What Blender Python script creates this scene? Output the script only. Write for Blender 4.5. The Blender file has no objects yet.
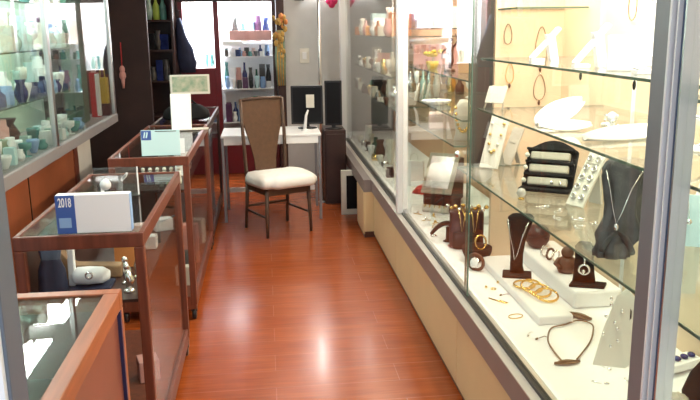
import bpy, math, random
from mathutils import Vector, Matrix, Euler
rnd = random.Random(7)
PI = math.pi
SC = bpy.context.scene
COL = SC.collection

# ------------------------------------------------------------------ camera
F, PITCH, YAW, ROLL, EYE = 757.1, 0.2219015, 0.1087046, -0.0132453, 1.70
cy, sy, cp, sp = math.cos(YAW), math.sin(YAW), math.cos(PITCH), math.sin(PITCH)
FWD = Vector((sy*cp, cy*cp, -sp)); RT = Vector((cy, -sy, 0)); UP = RT.cross(FWD)
c_, s_ = math.cos(ROLL), math.sin(ROLL)
RT, UP = c_*RT + s_*UP, -s_*RT + c_*UP
cam = bpy.data.cameras.new('camera'); cam.sensor_width = 36; cam.lens = F*36/700
cam.clip_start = 0.05
co = bpy.data.objects.new('camera', cam); COL.objects.link(co)
m = Matrix((RT, UP, -FWD)).transposed().to_4x4(); m.translation = Vector((0, 0, EYE)); co.matrix_world = m
SC.camera = co

# ------------------------------------------------------------------ materials
def principled(name, col, rough=.5, metal=0., noise=0., scale=8., col2=None, bump=0., stretch=None, spec=.5, coat=0., emit=None, es=0., trans=0., alpha=1.):
    mt = bpy.data.materials.new(name); mt.use_nodes = True
    nt = mt.node_tree; b = nt.nodes['Principled BSDF']
    b.inputs['Base Color'].default_value = (*col, 1); b.inputs['Roughness'].default_value = rough
    b.inputs['Metallic'].default_value = metal; b.inputs['Specular IOR Level'].default_value = spec
    b.inputs['Coat Weight'].default_value = coat; b.inputs['Coat Roughness'].default_value = .08
    b.inputs['Transmission Weight'].default_value = trans; b.inputs['Alpha'].default_value = alpha
    if emit: b.inputs['Emission Color'].default_value = (*emit, 1); b.inputs['Emission Strength'].default_value = es
    if noise or col2 or bump:
        tc = nt.nodes.new('ShaderNodeTexCoord'); mp = nt.nodes.new('ShaderNodeMapping'); nz = nt.nodes.new('ShaderNodeTexNoise')
        nz.inputs['Scale'].default_value = scale; nz.inputs['Detail'].default_value = 4
        if stretch: mp.inputs['Scale'].default_value = stretch
        nt.links.new(tc.outputs['Object'], mp.inputs[0]); nt.links.new(mp.outputs[0], nz.inputs['Vector'])
        rp = nt.nodes.new('ShaderNodeValToRGB')
        c2 = col2 or tuple(max(0, c*(1-noise)) for c in col)
        rp.color_ramp.elements[0].position = .32; rp.color_ramp.elements[1].position = .68
        rp.color_ramp.elements[0].color = (*c2, 1); rp.color_ramp.elements[1].color = (*col, 1)
        nt.links.new(nz.outputs['Fac'], rp.inputs[0]); nt.links.new(rp.outputs[0], b.inputs['Base Color'])
        if bump:
            bp = nt.nodes.new('ShaderNodeBump'); bp.inputs['Strength'].default_value = bump; bp.inputs['Distance'].default_value = .01
            nt.links.new(nz.outputs['Fac'], bp.inputs['Height']); nt.links.new(bp.outputs[0], b.inputs['Normal'])
    return mt
def pane(name, tint=(1, 1, 1), ior=1.45, rough=0.0, dirt=0.0):
    mt = bpy.data.materials.new(name); mt.use_nodes = True; nt = mt.node_tree
    nt.nodes.remove(nt.nodes['Principled BSDF']); out = nt.nodes['Material Output']
    tr = nt.nodes.new('ShaderNodeBsdfTransparent'); tr.inputs[0].default_value = (*tint, 1)
    gl = nt.nodes.new('ShaderNodeBsdfGlossy'); gl.inputs['Roughness'].default_value = rough
    fr = nt.nodes.new('ShaderNodeFresnel'); fr.inputs[0].default_value = ior
    ge = nt.nodes.new('ShaderNodeNewGeometry'); mm = nt.nodes.new('ShaderNodeMix'); mm.data_type = 'FLOAT'
    mm.inputs[2].default_value = ior; mm.inputs[3].default_value = 1/ior     # same reflectance from both sides of the sheet
    nt.links.new(ge.outputs['Backfacing'], mm.inputs[0]); nt.links.new(mm.outputs[0], fr.inputs[0])
    mx = nt.nodes.new('ShaderNodeMixShader')
    nt.links.new(fr.outputs[0], mx.inputs[0]); nt.links.new(tr.outputs[0], mx.inputs[1]); nt.links.new(gl.outputs[0], mx.inputs[2])
    last = mx
    if dirt:
        df = nt.nodes.new('ShaderNodeBsdfDiffuse'); df.inputs[0].default_value = (.9, .95, .92, 1)
        m2 = nt.nodes.new('ShaderNodeMixShader'); m2.inputs[0].default_value = dirt
        nt.links.new(mx.outputs[0], m2.inputs[1]); nt.links.new(df.outputs[0], m2.inputs[2]); last = m2
    nt.links.new(last.outputs[0], out.inputs[0])
    return mt
def emitter(name, col, s):
    mt = bpy.data.materials.new(name); mt.use_nodes = True; nt = mt.node_tree
    nt.nodes.remove(nt.nodes['Principled BSDF']); e = nt.nodes.new('ShaderNodeEmission')
    e.inputs[0].default_value = (*col, 1); e.inputs[1].default_value = s
    nt.links.new(e.outputs[0], nt.nodes['Material Output'].inputs[0]); return mt
def floor_mat():
    mt = principled('laminate', (.33, .07, .03), .24, coat=.09, spec=.42); nt = mt.node_tree; b = nt.nodes['Principled BSDF']
    tc = nt.nodes.new('ShaderNodeTexCoord')
    br = nt.nodes.new('ShaderNodeTexBrick')
    br.inputs['Scale'].default_value = 1; br.inputs['Brick Width'].default_value = 1.22; br.inputs['Row Height'].default_value = .19
    br.inputs['Mortar Size'].default_value = .0022; br.inputs['Mortar Smooth'].default_value = .6; br.inputs['Bias'].default_value = 0
    br.inputs['Color1'].default_value = (.33, .070, .014, 1); br.inputs['Color2'].default_value = (.38, .086, .019, 1); br.inputs['Mortar'].default_value = (.47, .15, .08, 1)
    nt.links.new(tc.outputs['Object'], br.inputs['Vector'])
    mp = nt.nodes.new('ShaderNodeMapping'); mp.inputs['Scale'].default_value = (1.2, 14, 1); nz = nt.nodes.new('ShaderNodeTexNoise')
    nz.inputs['Scale'].default_value = 3; nz.inputs['Detail'].default_value = 6
    nt.links.new(tc.outputs['Object'], mp.inputs[0]); nt.links.new(mp.outputs[0], nz.inputs['Vector'])
    mx = nt.nodes.new('ShaderNodeMix'); mx.data_type = 'RGBA'; mx.blend_type = 'MULTIPLY'; mx.inputs[0].default_value = .55
    rp = nt.nodes.new('ShaderNodeValToRGB'); rp.color_ramp.elements[0].color = (.55, .5, .5, 1); rp.color_ramp.elements[1].color = (1.25, 1.2, 1.15, 1)
    rp.color_ramp.elements[0].position = .3; rp.color_ramp.elements[1].position = .7
    nt.links.new(nz.outputs['Fac'], rp.inputs[0]); nt.links.new(br.outputs['Color'], mx.inputs[6]); nt.links.new(rp.outputs[0], mx.inputs[7])
    nt.links.new(mx.outputs[2], b.inputs['Base Color'])
    return mt
M = {
 'floor': floor_mat(),
 'wall': principled('wall_paint', (.62, .63, .63), .7, noise=.06),
 'dark_wall': principled('dark_brown_wall', (.045, .022, .02), .6, noise=.4, scale=3),
 'ceiling': principled('ceiling_paint', (.75, .75, .73), .8, noise=.03),
 'cream': principled('cream_panel', (.74, .55, .31), .45, noise=.06, scale=5),
 'fascia': principled('taupe_strip', (.25, .20, .19), .4, noise=.08),
 'strip': principled('pale_strip', (.58, .52, .47), .4, noise=.05),
 'track': principled('dark_track', (.03, .028, .026), .35),
 'alu': principled('aluminium', (.72, .72, .73), .28, 1.),
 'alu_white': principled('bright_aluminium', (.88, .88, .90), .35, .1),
 'alu_grey': principled('grey_aluminium', (.26, .26, .285), .4, .35),
 'alu_sky_tint': principled('sky_tinted_aluminium', (.06, .10, .19), .35, 0.),  # dark blue colour stands in for the sky reflected in the metal
 'slate': principled('slate_aluminium', (.13, .155, .20), .4, .2),
 'sill': principled('grey_sill', (.33, .32, .33), .45, noise=.06),
 'tube_streak': emitter('added_streak_tube', (1, .96, .9), 90),  # glow of the lamp added for the streak on the floor
 'jamb': principled('dark_jamb', (.045, .038, .034), .6),
 'plinth': principled('plinth', (.10, .035, .02), .4),
 'cloth_white': principled('white_cloth', (.92, .92, .93), .8, noise=.04, scale=20),
 'beige': principled('beige_board', (.80, .61, .43), .7, noise=.08, scale=3),
 'peach': principled('peach_board', (.72, .46, .28), .7, noise=.15, scale=2),
 'wood': principled('red_brown_wood', (.20, .056, .030), .35, noise=.35, scale=6, stretch=(8, 8, .6)),
 'wood_o': principled('orange_wood', (.42, .13, .05), .35, noise=.35, scale=6, stretch=(8, .6, 8)),
 'wood_d': principled('dark_wood', (.06, .025, .02), .4, noise=.3, scale=6),
 'panel_r': principled('brown_panel', (.25, .075, .045), .3, noise=.25, scale=4),
 'panel_o': principled('orange_brown_panel', (.36, .11, .045), .35, noise=.25, scale=4),
 'chair': principled('brown_lacquer', (.10, .055, .035), .4, noise=.15, scale=5),
 'splat': principled('brown_rattan', (.125, .062, .032), .55, noise=.2, scale=30, bump=.15),
 'cushion': principled('white_fleece', (.86, .83, .80), .9, noise=.06, scale=18, bump=.3),
 'white': principled('white_lacquer', (.86, .86, .88), .35),
 'paper': principled('white_card', (.92, .93, .95), .6),
 'cyan': principled('pale_cyan_card', (.62, .86, .90), .6),
 'blue': principled('blue_print', (.05, .12, .42), .5),
 'lblue': principled('pale_blue_print', (.28, .45, .75), .5),
 'red': principled('dark_red_lacquer', (.17, .008, .015), .35, noise=.15),
 'bred': principled('bright_red', (.55, .02, .025), .35),
 'yellow': principled('yellow', (.75, .55, .06), .5, noise=.15),
 'black': principled('black', (.012, .012, .014), .35),
 'velvet': principled('black_velvet', (.010, .010, .011), .75, noise=.3, scale=25, spec=.25),
 'satin': principled('dark_grey_satin', (.11, .11, .11), .36, noise=.5, scale=12, bump=.5),
 'maroon': principled('maroon_leather', (.07, .014, .012), .4, noise=.2, scale=12),
 'brown': principled('brown_bead', (.14, .06, .035), .4, noise=.4, scale=40),
 'bronze': principled('bronze_leaf', (.28, .19, .11), .4, .6, noise=.4, scale=60),
 'gold': principled('gold', (.9, .62, .22), .22, 1.),
 'silver': principled('silver', (.88, .87, .86), .22, 1.),
 'grey': principled('warm_grey_board', (.50, .46, .39), .7, noise=.08),
 'cardgrey': principled('pale_grey_card', (.66, .63, .56), .7, noise=.06),
 'tan': principled('tan_cloth', (.33, .20, .11), .8, noise=.3, scale=10),
 'navy': principled('navy_cloth', (.02, .03, .08), .8, noise=.3, scale=10),
 'orange': principled('orange_card', (.65, .24, .07), .6),
 'pink': principled('pink', (.70, .36, .33), .6, noise=.2),
 'palepink': principled('pale_pink', (.82, .63, .58), .6, noise=.1),
 'teal': principled('teal_ceramic', (.14, .42, .40), .25, noise=.4, scale=12),
 'mint': principled('mint_glass', (.52, .74, .68), .15, noise=.2, scale=10),
 'cobalt': principled('cobalt_ceramic', (.03, .05, .22), .2, noise=.5, scale=14),
 'ivory': principled('ivory_ceramic', (.82, .80, .72), .3, noise=.08),
 'green': principled('dark_green', (.03, .12, .08), .5),
 'lime': principled('yellow_green', (.45, .60, .10), .3),
 'leafgreen': principled('grey_green', (.25, .36, .24), .5, noise=.3, scale=20),
 'purple': principled('plum', (.14, .05, .14), .4, noise=.3),
 'olive': principled('mint_board', (.60, .74, .64), .8, noise=.1, scale=2),
 'dryyellow': principled('dried_flower', (.72, .45, .13), .8, noise=.4, scale=30),
 'glass': pane('clear_glass', (.97, .985, .975), 1.32),
 'glass_bright': pane('showcase_glass', (.95, .98, .96), 1.45, 0, .012),
 'shelf_glass': pane('shelf_glass', (.93, .96, .94), 1.40, .02, .025),
 'glass_edge': principled('glass_edge', (.11, .17, .13), .2),
 'crystal': principled('crystal', (.95, .93, .88), .05, trans=.6),
 'tube': emitter('lit_tube', (1, .97, .92), 30),
 'tube_warm': emitter('lit_warm_tube', (1, .86, .66), 30),
 'screen': principled('screen', (.006, .006, .007), .35, spec=.2),
 'blueline': principled('navy_strip', (.02, .025, .09), .3),
 'poster': principled('poster_print', (.22, .32, .22), .6, col2=(.50, .47, .36), scale=26),
}

# ------------------------------------------------------------------ mesh builder
class MB:
    def ground(s):
        z = min(v.z for v in s.v); s.v = [v-Vector((0, 0, z)) for v in s.v]; return s
    def __init__(s): s.v = []; s.f = []; s.sm = []
    def add(s, vs, fs, smooth=False):
        o = len(s.v); s.v += [Vector(v) for v in vs]
        for f in fs: s.f.append([i+o for i in f]); s.sm.append(smooth)
        return s
    def box(s, x0, x1, y0, y1, z0, z1):
        return s.add([(x0,y0,z0),(x1,y0,z0),(x1,y1,z0),(x0,y1,z0),(x0,y0,z1),(x1,y0,z1),(x1,y1,z1),(x0,y1,z1)],
                     [(0,3,2,1),(4,5,6,7),(0,1,5,4),(1,2,6,5),(2,3,7,6),(3,0,4,7)])
    def obox(s, c, size, rot=(0, 0, 0)):
        o = len(s.v); a, b, d = (k/2 for k in size); s.box(-a, a, -b, b, -d, d)
        R = Euler(rot).to_matrix()
        for i in range(o, len(s.v)): s.v[i] = R @ s.v[i] + Vector(c)
        return s
    def tube(s, pts, r, n=8, closed=False):
        pts = [Vector(p) for p in pts]; N = len(pts); rings = []; vs = []; fs = []
        rr = r if isinstance(r, (list, tuple)) else [r]*N
        t0 = None; nrm = None
        for i, p in enumerate(pts):
            a = pts[(i-1) % N] if (closed or i > 0) else p; b = pts[(i+1) % N] if (closed or i < N-1) else p
            t = (b-a).normalized() if (b-a).length > 1e-9 else Vector((0, 0, 1))
            if nrm is None:
                nrm = t.orthogonal().normalized()
            else:
                nrm = (nrm - t*nrm.dot(t)); nrm = nrm.normalized() if nrm.length > 1e-6 else t.orthogonal().normalized()
            bn = t.cross(nrm)
            for k in range(n):
                an = 2*PI*k/n; vs.append(p + (nrm*math.cos(an) + bn*math.sin(an))*rr[i])
        for i in range(N if closed else N-1):
            j = (i+1) % N
            for k in range(n): fs.append((i*n+k, i*n+(k+1) % n, j*n+(k+1) % n, j*n+k))
        if not closed: fs.append(tuple(range(n))[::-1]); fs.append(tuple((N-1)*n+k for k in range(n)))
        return s.add(vs, fs, True)
    def lathe(s, prof, n=16, c=(0, 0, 0)):
        c = Vector(c); vs = []; fs = []
        for r, z in prof:
            for k in range(n): a = 2*PI*k/n; vs.append(c + Vector((r*math.cos(a), r*math.sin(a), z)))
        for i in range(len(prof)-1):
            for k in range(n): fs.append((i*n+k, i*n+(k+1) % n, (i+1)*n+(k+1) % n, (i+1)*n+k))
        fs.append(tuple(range(n))[::-1]); fs.append(tuple((len(prof)-1)*n+k for k in range(n)))
        return s.add(vs, fs, True)
    def ball(s, c, r, n=12, k=(1, 1, 1)):
        o = len(s.v); h = n//2
        s.lathe([(r*math.sin(PI*(i+.02)/(h+.04)), -r*math.cos(PI*(i+.02)/(h+.04))) for i in range(h+1)], n)
        for i in range(o, len(s.v)): v = s.v[i]; s.v[i] = Vector((v.x*k[0], v.y*k[1], v.z*k[2])) + Vector(c)
        return s
    def ring(s, c, R, r, rot=(0, 0, 0), n=24, m=8, sx=1, sy=1):
        e = Euler(rot).to_matrix()
        return s.tube([Vector(c) + e @ Vector((R*sx*math.cos(2*PI*i/n), R*sy*math.sin(2*PI*i/n), 0)) for i in range(n)], r, m, True)
    def prism(s, poly, ext):
        e = Vector(ext); n = len(poly); a = [Vector(p) for p in poly]
        return s.add(a + [p+e for p in a], [tuple(range(n))[::-1], tuple(range(n, 2*n))] + [(i, (i+1) % n, (i+1) % n+n, i+n) for i in range(n)])
    def loft(s, rings, smooth=True):
        n = len(rings[0]); vs = [p for r in rings for p in r]; fs = []
        for i in range(len(rings)-1):
            for k in range(n): fs.append((i*n+k, i*n+(k+1) % n, (i+1)*n+(k+1) % n, (i+1)*n+k))
        fs.append(tuple(range(n))[::-1]); fs.append(tuple((len(rings)-1)*n+k for k in range(n)))
        return s.add(vs, fs, smooth)
    def move(s, mat):
        s.v = [mat @ v for v in s.v]; return s
    def rot(s, e, c=(0, 0, 0)):
        R = Euler(e).to_matrix(); c = Vector(c); s.v = [R @ (v-c) + c for v in s.v]; return s
def spline(p, n=5):
    out = []
    for i in range(len(p)-1):
        a, b, c, d = p[max(0, i-1)], p[i], p[i+1], p[min(len(p)-1, i+2)]
        for k in range(n):
            t = k/n; out.append(.5*((2*b)+(c-a)*t+(2*a-5*b+4*c-d)*t*t+(3*b-a-3*c+d)*t**3))
    return out+[p[-1]]
def B(*a): return MB().box(*a)

def mesh_obj(name, mb, mat, bevel=0.):
    me = bpy.data.meshes.new(name); me.from_pydata([tuple(v) for v in mb.v], [], mb.f); me.update()
    for p, q in zip(me.polygons, mb.sm): p.use_smooth = q
    me.materials.append(M[mat] if isinstance(mat, str) else mat)
    o = bpy.data.objects.new(name, me); COL.objects.link(o)
    if bevel:
        b = o.modifiers.new('bevel', 'BEVEL'); b.width = bevel; b.segments = 2; b.limit_method = 'ANGLE'; b.angle_limit = .7
    return o
def tag(o, label, cat, group=None):
    o['label'] = label; o['category'] = cat
    if group: o['group'] = group
    return o
def thing(name, label, cat, loc=(0, 0, 0), rz=0., group=None):
    o = bpy.data.objects.new(name, None); COL.objects.link(o); o.empty_display_size = .05
    o.location = loc; o.rotation_euler = (0, 0, rz); return tag(o, label, cat, group)
def part(root, name, mb, mat, bevel=0., label=None, world=False):
    if world:   # vertices given in the room's coordinates
        L = Matrix.Translation(root.location) @ Matrix.Rotation(root.rotation_euler.z, 4, 'Z')
        p = root.parent
        if p is not None: L = Matrix.Translation(p.location) @ Matrix.Rotation(p.rotation_euler.z, 4, 'Z') @ L
        mb.move(L.inverted())
    o = mesh_obj(name, mb, mat, bevel); o.parent = root
    if label: o['label'] = label
    return o
def single(name, label, cat, mb, mat, loc=(0, 0, 0), rz=0., group=None, bevel=0.):
    o = mesh_obj(name, mb, mat, bevel); o.location = loc; o.rotation_euler = (0, 0, rz); return tag(o, label, cat, group)
def struct(name, mb, mat, bevel=0.):
    o = mesh_obj(name, mb, mat, bevel); o['kind'] = 'structure'; return o
def spart(root, name, mb, mat, bevel=0.):
    o = mesh_obj(name, mb, mat, bevel); o.parent = root; return o
def dup(root, loc, rz=None, label=None):
    r = root.copy(); COL.objects.link(r); r.location = loc
    if rz is not None: r.rotation_euler = (0, 0, rz)
    if label: r['label'] = label
    for ch in list(root.children):
        c = ch.copy(); COL.objects.link(c); c.parent = r
        for g in list(ch.children):
            d = g.copy(); COL.objects.link(d); d.parent = c
    return r
ORD = ['first', 'second', 'third', 'fourth', 'fifth', 'sixth', 'seventh', 'eighth', 'ninth', 'tenth', 'eleventh', 'twelfth', 'thirteenth', 'fourteenth', 'fifteenth', 'sixteenth']

# =================================================================== SETTING
XL, XR, YB, ZC = -1.85, 1.62, 9.75, 2.75
struct('floor', B(XL, XR, -.4, YB, -.05, 0), 'floor')
struct('ceiling', B(XL, XR, -.4, YB, ZC, ZC+.05), 'ceiling')
struct('wall_left', B(XL-.05, XL, -.4, YB, 0, ZC), 'wall')
struct('wall_right', B(XR, XR+.05, -.4, YB, 0, ZC), 'wall')
struct('wall_back', B(XL, XR, YB, YB+.05, 0, ZC), 'wall')
# dark brown panelling that closes the left rear corner
struct('wall_rear_left', B(XL, -1.17, 8.05, 8.13, 0, ZC), 'dark_wall')
# brown post and white wall piece beside the red showcase
struct('trim_1', B(.155, .245, 9.0, 9.12, 0, ZC), 'wood_d', .004)
struct('wall_pier', B(.245, .885, 9.02, YB, 0, ZC), 'wall')

# fluorescent fittings
def lamp(name, label, x0, x1, y0, y1, z0, z1, mat):
    t = thing(name, label, 'lamp', ((x0+x1)/2, (y0+y1)/2, z0))
    part(t, 'tube', B(x0, x1, y0, y1, z0, z1), mat, 0, None, True)
    return t
def area(name, loc, sx, sy_, power, col, rot=(0, 0, 0)):
    l = bpy.data.lights.new(name, 'AREA'); l.shape = 'RECTANGLE'; l.size = sx; l.size_y = sy_; l.energy = power; l.color = col
    o = bpy.data.objects.new(name, l); COL.objects.link(o); o.location = loc; o.rotation_euler = rot; return o

# =================================================================== RIGHT HAND SHOWCASE
XF, XG, XS, XB = .84, .886, .93, 1.52
ZF, ZL, ZD = .3875, .491, .50
Y0, Y1 = .55, 9.0
S1, S2, S3 = 1.572, 1.352, 1.029
CASE_TOP = 2.3
for i, (a, b, lab) in enumerate(((Y0, 3.28, 'long cream base cabinet nearest the viewer under the glass showcase'),
                                 (3.28, 5.0, 'cream base cabinet in the middle under the glass showcase'),
                                 (5.0, 6.05, 'farthest flush cream base cabinet under the glass showcase'))):
    t = thing('base_cabinet', lab, 'cabinet', (1.2, (a+b)/2, 0), 0, 'cream base cabinets')
    part(t, 'body', B(.875, 1.55, a+.003, b-.003, .05, ZF), 'cream', 0, None, True)
    part(t, 'front_panel', B(.858, .875, a+.003, b-.003, .03, ZF), 'cream', .003, None, True)
    part(t, 'plinth', B(.868, 1.5, a+.003, b-.003, 0, .05), 'plinth', 0, 'dark plinth', True)
t = thing('base_cabinet', 'cream end cabinet stepping out into the aisle before the gap under the ledge', 'cabinet', (1.16, 6.28, 0), 0, 'cream base cabinets')
part(t, 'body', B(.79, 1.55, 6.055, 6.50, .05, ZF), 'cream', 0, None, True)
part(t, 'front_panel', B(.772, .79, 6.055, 6.50, .03, ZF), 'cream', .003, None, True)
part(t, 'plinth', B(.78, 1.5, 6.055, 6.50, 0, .05), 'plinth', 0, 'dark plinth', True)
sc = thing('glass_showcase', 'long lit glass showcase with aluminium posts above cream base on the right', 'showcase', (1.2, 4.5, ZF))
part(sc, 'fascia', B(XF, XB, Y0, Y1, ZF, ZL-.006), 'fascia', .002, 'taupe fascia', True)
part(sc, 'fascia', B(.775, XF, 6.05, Y1, ZF, ZL-.001), 'fascia', .002, 'taupe fascia', True)
part(sc, 'ledge_strip', B(XF-.001, XG-.012, Y0, Y1, ZL-.006, ZL), 'strip', .001, 'pale ledge strip', True)
part(sc, 'track', B(XG-.012, XG+.014, Y0, Y1, ZL-.006, ZL+.012), 'track', .001, 'dark sliding track', True)
part(sc, 'inner_rail', B(XG+.014, XG+.034, Y0, Y1, ZL-.006, ZL+.008), 'alu', .001, 'aluminium inner rail', True)
part(sc, 'display_deck', B(XG+.034, XB, Y0, Y1, ZL-.006, ZD), 'cloth_white', 0, 'white display floor', True)
part(sc, 'back_panel', B(XB, XB+.02, Y0, 3.8, ZL-.006, CASE_TOP), 'beige', 0, 'cream back panel', True)
part(sc, 'back_panel', B(XB, XB+.02, 3.8, Y1, ZL-.006, CASE_TOP), 'peach', 0, 'peach back panel', True)
part(sc, 'divider', B(1.165, XB, 3.8, 3.83, ZD, CASE_TOP), 'beige', 0, 'cream divider', True)
part(sc, 'divider', B(1.06, 1.165, 3.83, 3.86, .98, CASE_TOP), 'jamb', 0, 'grey jamb', True)
part(sc, 'top_panel', B(XG-.02, XB, Y0, Y1, CASE_TOP, CASE_TOP+.03), 'white', 0, None, True)
# posts
def post_pair(y):
    part(sc, 'post', B(XG-.040, XG-.002, y-.08, y-.004, ZL+.004, CASE_TOP), 'alu_white', .003, None, True)
    part(sc, 'post', B(XG+.002, XG+.042, y+.004, y+.08, ZL+.012, CASE_TOP), 'alu_white', .003, None, True)
post_pair(4.92)
part(sc, 'post', B(XG-.045, XG+.030, 8.45, 8.60, ZL+.004, CASE_TOP), 'alu_white', .003, None, True)
# near grooved double jamb
part(sc, 'post', B(XG-.022, XG+.02, 1.572, 1.640, ZL+.012, CASE_TOP), 'alu_grey', .002, 'grey jamb face', True)
for k, (a, b, d, mt) in enumerate(((1.562, 1.570, .026, 'alu_white'), (1.548, 1.562, .014, 'alu_sky_tint'), (1.541, 1.547, .022, 'alu_white'), (1.520, 1.541, .012, 'alu_sky_tint'), (1.513, 1.519, .02, 'alu'))):  # blue grooves carry a sky reflection in their colour
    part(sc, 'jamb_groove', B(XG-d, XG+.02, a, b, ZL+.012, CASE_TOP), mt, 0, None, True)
# panes: frameless sliding sheets
for a, b, x in ((1.645, 3.27, XG+.004), (3.20, 4.84, XG-.004), (5.0, 8.45, XG+.012), (8.6, 9.0, XG), (Y0, 1.512, XG)):
    part(sc, 'glass_pane', B(x-.002, x+.002, a, b, ZL+.012, CASE_TOP), 'glass', 0, None, True)
for y, x in ((3.27, XG+.004), (3.20, XG-.004)):
    part(sc, 'glass_edge', B(x-.003, x+.003, y-.005, y+.005, ZL+.012, CASE_TOP), 'glass_edge', 0, 'greenish sheet edge', True)
part(sc, 'pane_lock', MB().lathe([(.001, 0), (.016, .002), (.018, .012), (.012, .022), (.001, .024)], 12).rot((0, -PI/2, 0)).move(Matrix.Translation((XG-.008, 3.36, 1.135))), 'silver', 0, 'chrome lock', True)
def shelf(y0, y1, z, x0=XS, x1=XB-.004, th=.008):
    p = part(sc, 'glass_shelf', B(x0+.003, x1, y0+.003, y1, z-th, z), 'shelf_glass', 0, None, True)
    e = MB().box(x0, x0+.003, y0, y1, z-th, z); e.box(x0, x1, y0, y0+.003, z-th, z); e.box(x0, x1, y1, y1+.003, z-th, z)
    part(p, 'polished_edge', e, 'glass_edge', 0, None, True)
shelf(.6, 3.62, S3); shelf(.6, 3.28, S2); shelf(.6, 3.24, S1); shelf(.6, 1.66, S1-.03)
shelf(3.88, 5.9, 1.09, .98); shelf(3.88, 5.9, 1.225, 1.02); shelf(3.88, 5.9, 1.43, 1.05); shelf(3.88, 5.9, 1.70, 1.05)
shelf(5.95, 8.4, 1.09, .98); shelf(5.95, 8.4, 1.33, .98); shelf(5.95, 8.4, 1.64, .98)
shelf(3.5, 3.79, 1.79, 1.17)
for y in (3.0, 2.2, 1.2):
    part(sc, 'shelf_rail', B(XB-.012, XB, y-.006, y+.006, ZD, CASE_TOP), 'alu_white', 0, 'upright shelf rail', True)

def face(x, y, extra=0.): return -math.atan2(x, y) + extra
# local -Y of a thing turned by face() looks at the viewer

# ---- white riser steps
single('display_riser', 'low white step holding the gold bangles in the showcase', 'riser', B(-.075, .075, -.43, .43, 0, .04), 'cloth_white', (1.155, 3.25, ZD), 0, 'white display steps', .008)
single('display_riser', 'taller white step at the back of the showcase floor below the maroon ball', 'riser', B(-.11, .11, -.40, .40, 0, .08), 'cloth_white', (1.405, 3.38, ZD), 0, 'white display steps', .012)
single('display_riser', 'long low white block behind the maroon ring box', 'riser', B(-.1, .1, -.5, .5, 0, .06), 'cloth_white', (1.40, 4.95, ZD), 0, 'white display steps', .01)
ZR1, ZR2 = ZD+.04, ZD+.08
# ---- gold bangles, shingled
bp = [(1.146, 3.19), (1.160, 3.13), (1.175, 3.07), (1.185, 3.01)]
for k, (x, y) in enumerate(bp):
    R = .048
    tilt = .05 if k == 0 else .30
    mb = MB().ring((0, 0, R*math.sin(tilt)+.006), R, .0045, (tilt, 0, 0), 28, 8)
    mb.ring((0, 0, R*math.sin(tilt)+.010), R*.97, .0025, (tilt, 0, 0), 28, 6)
    single('bangle', ('gold bangle lying flat at the far end of the row of four', 'second gold bangle from the far end, leaning on the flat one', 'third gold bangle from the far end of the row of four', 'nearest gold bangle in the row of four on the white step')[k], 'bangle', mb, 'gold', (x, y, ZR1), 0, 'gold bangles in a row')

# ---- black hand-shaped necklace stand (tall, slab on foot)
def stand_ring(w, d, c, n=20, fold=0., ph=0.):
    out = []
    for k in range(n):
        a = 2*PI*k/n; q = 1 + fold*math.sin(5*a+ph)
        out.append(Vector(c) + Vector((w*q*math.copysign(abs(math.cos(a))**.7, math.cos(a)), d*q*math.sin(a), 0)))
    return out
t = thing('necklace_stand', 'tall black flared necklace stand on a square foot behind the gold bangles', 'jewellery stand', (1.165, 3.35, ZR1), face(1.165, 3.35))
part(t, 'foot', B(-.068, .068, -.055, .045, 0, .012), 'velvet', .004)
secs = [(.012, .034, 0, .01), (.05, .030, -.004, .012), (.10, .030, -.004, .018), (.16, .036, -.002, .028), (.21, .046, .0, .036), (.25, .060, .004, .045), (.275, .062, .010, .052), (.29, .045, .012, .056)]
part(t, 'neck', MB().loft([stand_ring(w, .016, (x, y, z)) for z, w, x, y in secs]), 'velvet')
part(t, 'chain', MB().tube([(-.050, .018, .27), (-.040, .002, .20), (-.022, -.010, .13), (-.014, -.012, .08), (-.004, -.012, .10), (.016, .0, .18), (.045, .02, .26)], .0022, 6), 'silver', 0, 'silver chain')
# ---- second black stand partly hidden
t = thing('pendant_stand', 'short black boat-footed stand carrying a silver heart ring pendant', 'jewellery stand', (1.385, 3.06, ZR2), face(1.385, 3.06))
part(t, 'foot', MB().prism([(-.075, -.055, 0), (.075, -.045, 0), (.085, .02, 0), (-.06, .03, 0)], (0, 0, .014)), 'velvet', .004)
part(t, 'neck', MB().loft([stand_ring(w, .012, (x, y, z)) for z, w, x, y in ((.014, .050, -.012, .0), (.06, .044, -.014, .004), (.12, .040, -.016, .012), (.17, .040, -.018, .02), (.19, .025, -.018, .022))]), 'velvet')
pd = part(t, 'pendant', MB().ring((-.014, -.020, .075), .022, .005, (PI/2, 0, 0), 20, 8).tube([(-.014, -.018, .098), (-.014, -.012, .125)], .004), 'silver', 0, 'silver ring pendant')
part(pd, 'heart_drop', MB().ball((-.016, -.022, .068), .009, 10), 'silver')

# ---- maroon ball on riser, bead bracelets, brown carved figure
t = thing('maroon_ball', 'round maroon jewellery box on the rear white step', 'box', (1.375, 3.66, ZR2))
part(t, 'bowl', MB().lathe([(.022, 0), (.045, .012), (.060, .04), (.063, .062), (.063, .066)], 20), 'maroon')
part(t, 'lid', MB().lathe([(.064, .066), (.062, .085), (.05, .108), (.028, .120), (.004, .123)], 20), 'maroon')
for k in range(3):
    mb = MB()
    for j in range(14):
        a = 2*PI*j/14; mb.ball((.026*math.cos(a), 0, .034+.026*math.sin(a)), .0065, 8)
    single('bead_bracelet', 'bead bracelet standing %s in the trio on the rear white step' % ('farthest', 'in the middle', 'nearest')[k], 'bracelet', mb, ('silver', 'brown', 'silver')[k], (1.345+.012*k, 3.47-.042*k, ZR2), face(1.4, 3.5, .9), 'beaded bracelets on the step')
t = thing('carved_figure', 'squat brown carved figure beside the bead bracelets', 'figurine', (1.37, 3.25, ZR2), face(1.37, 3.25))
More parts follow.
